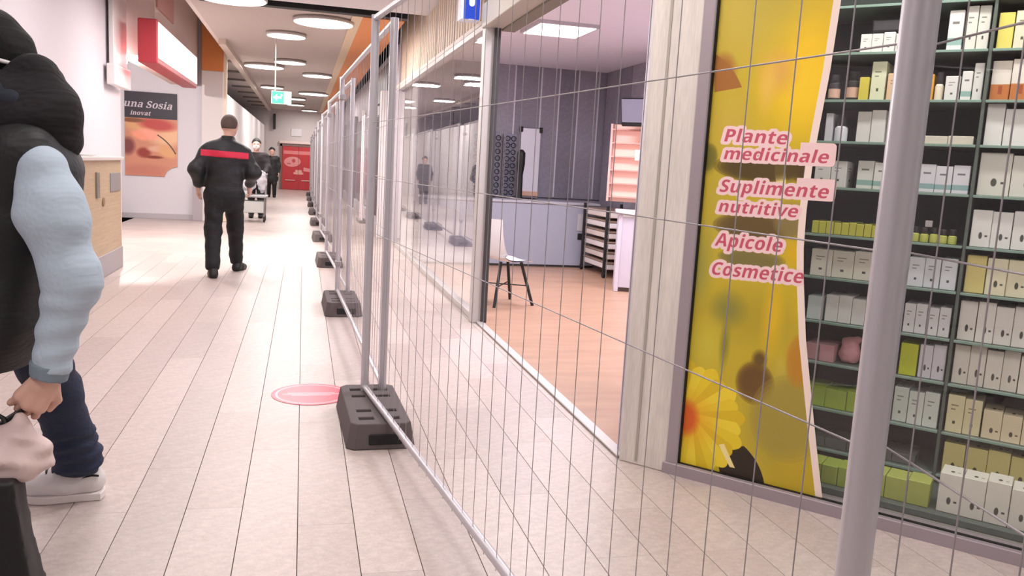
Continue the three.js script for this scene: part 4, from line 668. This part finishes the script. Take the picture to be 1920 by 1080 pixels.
  const jw = (x, y, z) => { const d = jf(x, y, z); return Math.abs(d) < 0.06 ? d + 0.008 * perlin.noise(x * 9, y * 16, z * 9) + (y < 0.32 ? 0.006 * Math.sin(y * 120 + 5 * perlin.noise(x * 7, 1, z * 7)) : 0) : d; };
  M('jeans', netMesh(cut(jw, above(0.115)), [-1.36, 0.06, -3.5], [-0.7, 1.08, -2.48], 0.01), mJeans, t);
  const mSneak = S('#ded9d8', 0.5);
  for (const [heel, toe] of [[[-0.755, 0.03, -3.385], [-1.0, 0.03, -3.36]], [[-1.17, 0.03, -2.62], [-1.43, 0.03, -2.62]]]) {
    const s = M('sneaker', shoeGeo(heel, toe, 0.1, 0.11, 0.006), mSneak, t), dx = -1;
    M('sole', solePlate([heel[0] + 0.01, 0, heel[2]], [toe[0] - 0.0, 0, toe[2]], 0.112), S('#e6dedb', 0.6), s);
    for (let i = 0; i < 5; i++) { const x = heel[0] - 0.085 - i * 0.021, y = 0.163 - i * 0.011, z = heel[2]; M('lace', tube([[x, y - 0.016, z + 0.046], [x - 0.006, y - 0.002, z + 0.03], [x - 0.01, y, z], [x - 0.006, y - 0.002, z - 0.03], [x, y - 0.016, z - 0.046]], 0.0045, 12, 6), mBlack, s); }
    M('side_line', tube([[heel[0] - 0.082, 0.135, heel[2] + 0.052], [heel[0] - 0.078, 0.105, heel[2] + 0.059], [heel[0] - 0.05, 0.098, heel[2] + 0.058], [heel[0] - 0.012, 0.104, heel[2] + 0.052], [heel[0] + 0.012, 0.1, heel[2] + 0.047]], 0.004, 20, 6), mBlack, s);
  }
}
// bags held by the person on the left
{ const m = M('plastic_bag', netMesh(wrinkle(join(0.06, ell([-0.85, 0.475, -2.52], [0.15, 0.07, 0.07]), ell([-0.785, 0.462, -2.52], [0.07, 0.05, 0.05]), cap([-0.8, 0.51, -2.54], [-0.77, 0.57, -2.55], 0.045, 0.02)), 0.016, 14, 2), [-1.1, 0.36, -2.66], [-0.62, 0.66, -2.4], 0.008), S('#d3bcb8', 0.45), scene);
  tag(m, 'crumpled pale pink plastic bag hanging from the hand of the vest wearer', 'bag'); }
{ const t = thing('carrier_bag', 'black carrier bag hanging under the pale plastic bag at the picture corner', 'bag');
  const f = (x, y, z) => { const k = (y - 0.04) / 0.4, hwid = 0.2 - 0.0 * k, cx = -0.9 - 0.055 * k, dz = 0.075 - 0.03 * k; return Math.max(Math.abs(x - cx) - hwid, Math.abs(z + 2.46) - dz, 0.03 - y, y - 0.437) + 0.008 * perlin.noise(x * 12, y * 9, z * 12); };
  M('sack', netMesh(f, [-1.24, 0.0, -2.6], [-0.64, 0.48, -2.32], 0.01), mBlack, t);
  M('handle', tube([[-1.0, 0.42, -2.49], [-0.92, 0.56, -2.53], [-0.82, 0.585, -2.55], [-0.79, 0.42, -2.49]], 0.007, 24, 6), mBlack, t); }
{ const t = thing('phone', 'dark phone edge gripped between thumb and fingers of the vest wearer', 'phone', [-0.8, 0.575, -2.575], 0.1); M('case', rb(0.075, 0.012, 0.05, 0.004), mBlack, t, [0, 0, 0], [0, 0, 0.6]); M('display', rb(0.066, 0.003, 0.042, 0.001), mCharcoal, t, [0.003, -0.006, 0], [0, 0, 0.6]); }
// shopper with a loaded trolley beyond the guard
{
  const t = thing('person', 'distant person in dark clothes and pale face mask pushing a loaded trolley', 'person');
  const J = { head: [-0.98, 1.57, -18.75], neckT: [-0.98, 1.48, -18.76], neckB: [-0.98, 1.4, -18.78], chest: [-0.98, 1.2, -18.8], pelvis: [-0.98, 0.88, -18.82], shL: [-0.8, 1.33, -18.78], elL: [-0.74, 1.1, -18.7], wrL: [-0.8, 0.98, -18.5], shR: [-1.16, 1.33, -18.78], elR: [-1.22, 1.1, -18.7], wrR: [-1.14, 0.98, -18.5], hipL: [-0.89, 0.84, -18.82], knL: [-0.88, 0.47, -18.78], anL: [-0.88, 0.09, -18.86], hipR: [-1.07, 0.84, -18.82], knR: [-1.08, 0.47, -18.84], anR: [-1.08, 0.09, -18.9] };
  skinMesh(J, t, [0, 1], [[J.wrL, [-0.2, -0.3, 0.9], [0.3, 0.9, 0.2], 0.7], [J.wrR, [0.2, -0.3, 0.9], [-0.3, 0.9, 0.2], 0.7]], 0.018, 0.009);
  eyes(t, J.head, [0, 1]);
  M('hair', netMesh(cut(ell([-0.98, 1.6, -18.775], [0.1, 0.115, 0.108]), (x, y, z) => 1.58 - y + Math.max(0, z + 18.76) * 0.8), [-1.12, 1.46, -18.92], [-0.84, 1.75, -18.62], 0.012), mDark, t);
  M('face_mask', netMesh(cut(ell([-0.98, 1.53, -18.69], [0.07, 0.06, 0.055]), (x, y, z) => -18.7 - z), [-1.08, 1.44, -18.75], [-0.88, 1.62, -18.6], 0.009), mWhiteGloss, t);
  M('coat', netMesh(wrinkle(join(0.06, cap([-0.98, 1.26, -18.8], [-0.98, 0.78, -18.82], 0.16, 0.17, 0.85, 1.1), cap([-0.82, 1.31, -18.79], [-1.14, 1.31, -18.79], 0.085), cap(J.shL, J.elL, 0.08, 0.068), cap(J.elL, [-0.79, 0.99, -18.54], 0.066, 0.05), cap(J.shR, J.elR, 0.08, 0.068), cap(J.elR, [-1.15, 0.99, -18.54], 0.066, 0.05)), 0.01, 8), [-1.4, 0.56, -19.1], [-0.56, 1.48, -18.4], 0.016), S('#2a2528', 0.8), t);
  M('trousers', netMesh(join(0.04, cap(J.hipL, J.knL, 0.1, 0.078), cap(J.knL, J.anL, 0.076, 0.062), cap(J.hipR, J.knR, 0.1, 0.078), cap(J.knR, J.anR, 0.076, 0.062)), [-1.24, 0.02, -19.1], [-0.74, 0.98, -18.6], 0.015), mDark, t);
  for (const x of [-0.88, -1.08]) M('shoe', shoeGeo([x, 0, -18.94], [x, 0, -18.68], 0.08, 0.095, 0.012), mShoe, t);
}
{ const t = thing('shopping_trolley', 'grey wheeled shopping trolley in front of the distant masked person', 'trolley', [-0.98, 0, -17.95]);
  for (const [x, z] of [[-0.22, -0.2], [0.22, -0.2], [-0.22, 0.25], [0.22, 0.25]]) { M('leg', bar([x, 0.1, z], [x * 1.05, 0.5, z], 0.016), S('#8d8a8c', 0.4, 0.5), t); M('wheel', cyl(0.055, 0.055, 0.035, 16), mBlack, t, [x, 0.055, z], [0, 0, Math.PI / 2]); }
  M('lower_deck', rb(0.44, 0.24, 0.46, 0.02), S('#cfd0cc', 0.6), t, [0, 0.3, 0.02]);
  M('basket', rb(0.56, 0.05, 0.6, 0.02), S('#a9a8a8', 0.4, 0.4), t, [0, 0.52, 0.02]);
  M('handle', merge([bar([-0.24, 0.52, -0.26], [-0.24, 0.96, -0.31], 0.013), bar([0.24, 0.52, -0.26], [0.24, 0.96, -0.31], 0.013), bar([-0.26, 0.96, -0.31], [0.26, 0.96, -0.31], 0.017)]), S('#8d8a8c', 0.4, 0.5), t); }
{ const a = [[-1.08, 0.72, -17.86, 0.15, 0.13, 'wide white shopping bag slumped on the trolley'], [-0.82, 0.76, -17.95, 0.1, 0.2, 'upright white shopping bag standing on the trolley']];
  for (const [x, y, z, r, h, l] of a) tag(M('shopping_bag', netMesh(wrinkle(join(0.05, ell([0, 0, 0], [r, h, r]), cap([-r * 0.4, h * 0.8, 0], [r * 0.4, h * 0.95, 0], 0.03)), 0.03, 9, x), [-r - 0.08, -h - 0.06, -r - 0.08], [r + 0.08, h + 0.1, r + 0.08], 0.016), S('#cfcdd4', 0.55), scene, [x, y + (h - 0.08) * 0.4, z]), l, 'bag', 'white bags on the trolley'); }
// farthest person
{
  const t = thing('person', 'farthest person, small dark figure near the red door', 'person');
  const o = [-1.0, 0, -28.5], J0 = { head: [0, 1.5, 0], neckT: [0, 1.42, 0], neckB: [0, 1.34, 0], chest: [0, 1.15, 0], pelvis: [0, 0.85, 0], shL: [0.16, 1.27, 0], elL: [0.23, 1.04, 0.03], wrL: [0.22, 0.83, 0.08], shR: [-0.16, 1.27, 0], elR: [-0.23, 1.04, 0.03], wrR: [-0.22, 0.83, 0.08], hipL: [0.08, 0.8, 0], knL: [0.09, 0.45, 0.06], anL: [0.09, 0.09, -0.02], hipR: [-0.08, 0.8, 0], knR: [-0.09, 0.45, -0.03], anR: [-0.09, 0.09, -0.15] };
  const J = {}; for (const k in J0) J[k] = J0[k].map((v, i) => v + o[i]);
  skinMesh(J, t, [0, 1], [[J.wrL, [0, -1, 0.1], [1, 0, 0], 0.4], [J.wrR, [0, -1, 0.1], [-1, 0, 0], 0.4]], 0.022, 0.012);
  M('hair', netMesh(cut(ell([o[0], 1.53, o[2] - 0.015], [0.1, 0.112, 0.108]), (x, y, z) => 1.5 - y + Math.max(0, z - o[2]) * 0.8), [o[0] - 0.14, 1.38, o[2] - 0.16], [o[0] + 0.14, 1.68, o[2] + 0.14], 0.014), mBlack, t);
  M('coat', netMesh(wrinkle(join(0.05, cap([o[0], 1.2, o[2]], [o[0], 0.62, o[2]], 0.15, 0.18, 0.85, 1.1), cap(J.shL, J.shR, 0.08), cap(J.shL, J.elL, 0.075, 0.06), cap(J.elL, J.wrL, 0.06, 0.045), cap(J.shR, J.elR, 0.075, 0.06), cap(J.elR, J.wrR, 0.06, 0.045)), 0.01, 8), [o[0] - 0.4, 0.4, o[2] - 0.3], [o[0] + 0.4, 1.42, o[2] + 0.3], 0.018), mDark, t);
  M('trousers', netMesh(join(0.04, cap(J.hipL, J.knL, 0.095, 0.075), cap(J.knL, J.anL, 0.073, 0.06), cap(J.hipR, J.knR, 0.095, 0.075), cap(J.knR, J.anR, 0.073, 0.06)), [o[0] - 0.25, 0.02, o[2] - 0.3], [o[0] + 0.25, 0.92, o[2] + 0.25], 0.018), mBlack, t);
  for (const x of [0.09, -0.09]) M('shoe', shoeGeo([o[0] + x, 0, o[2] - 0.1 - (x < 0 ? 0.1 : 0)], [o[0] + x, 0, o[2] + 0.13 - (x < 0 ? 0.1 : 0)], 0.08, 0.095, 0.014), mShoe, t);
}

scene.traverse((o) => { if (o.isMesh) { o.castShadow = true; o.receiveShadow = true; } });
renderer.render(scene, camera);
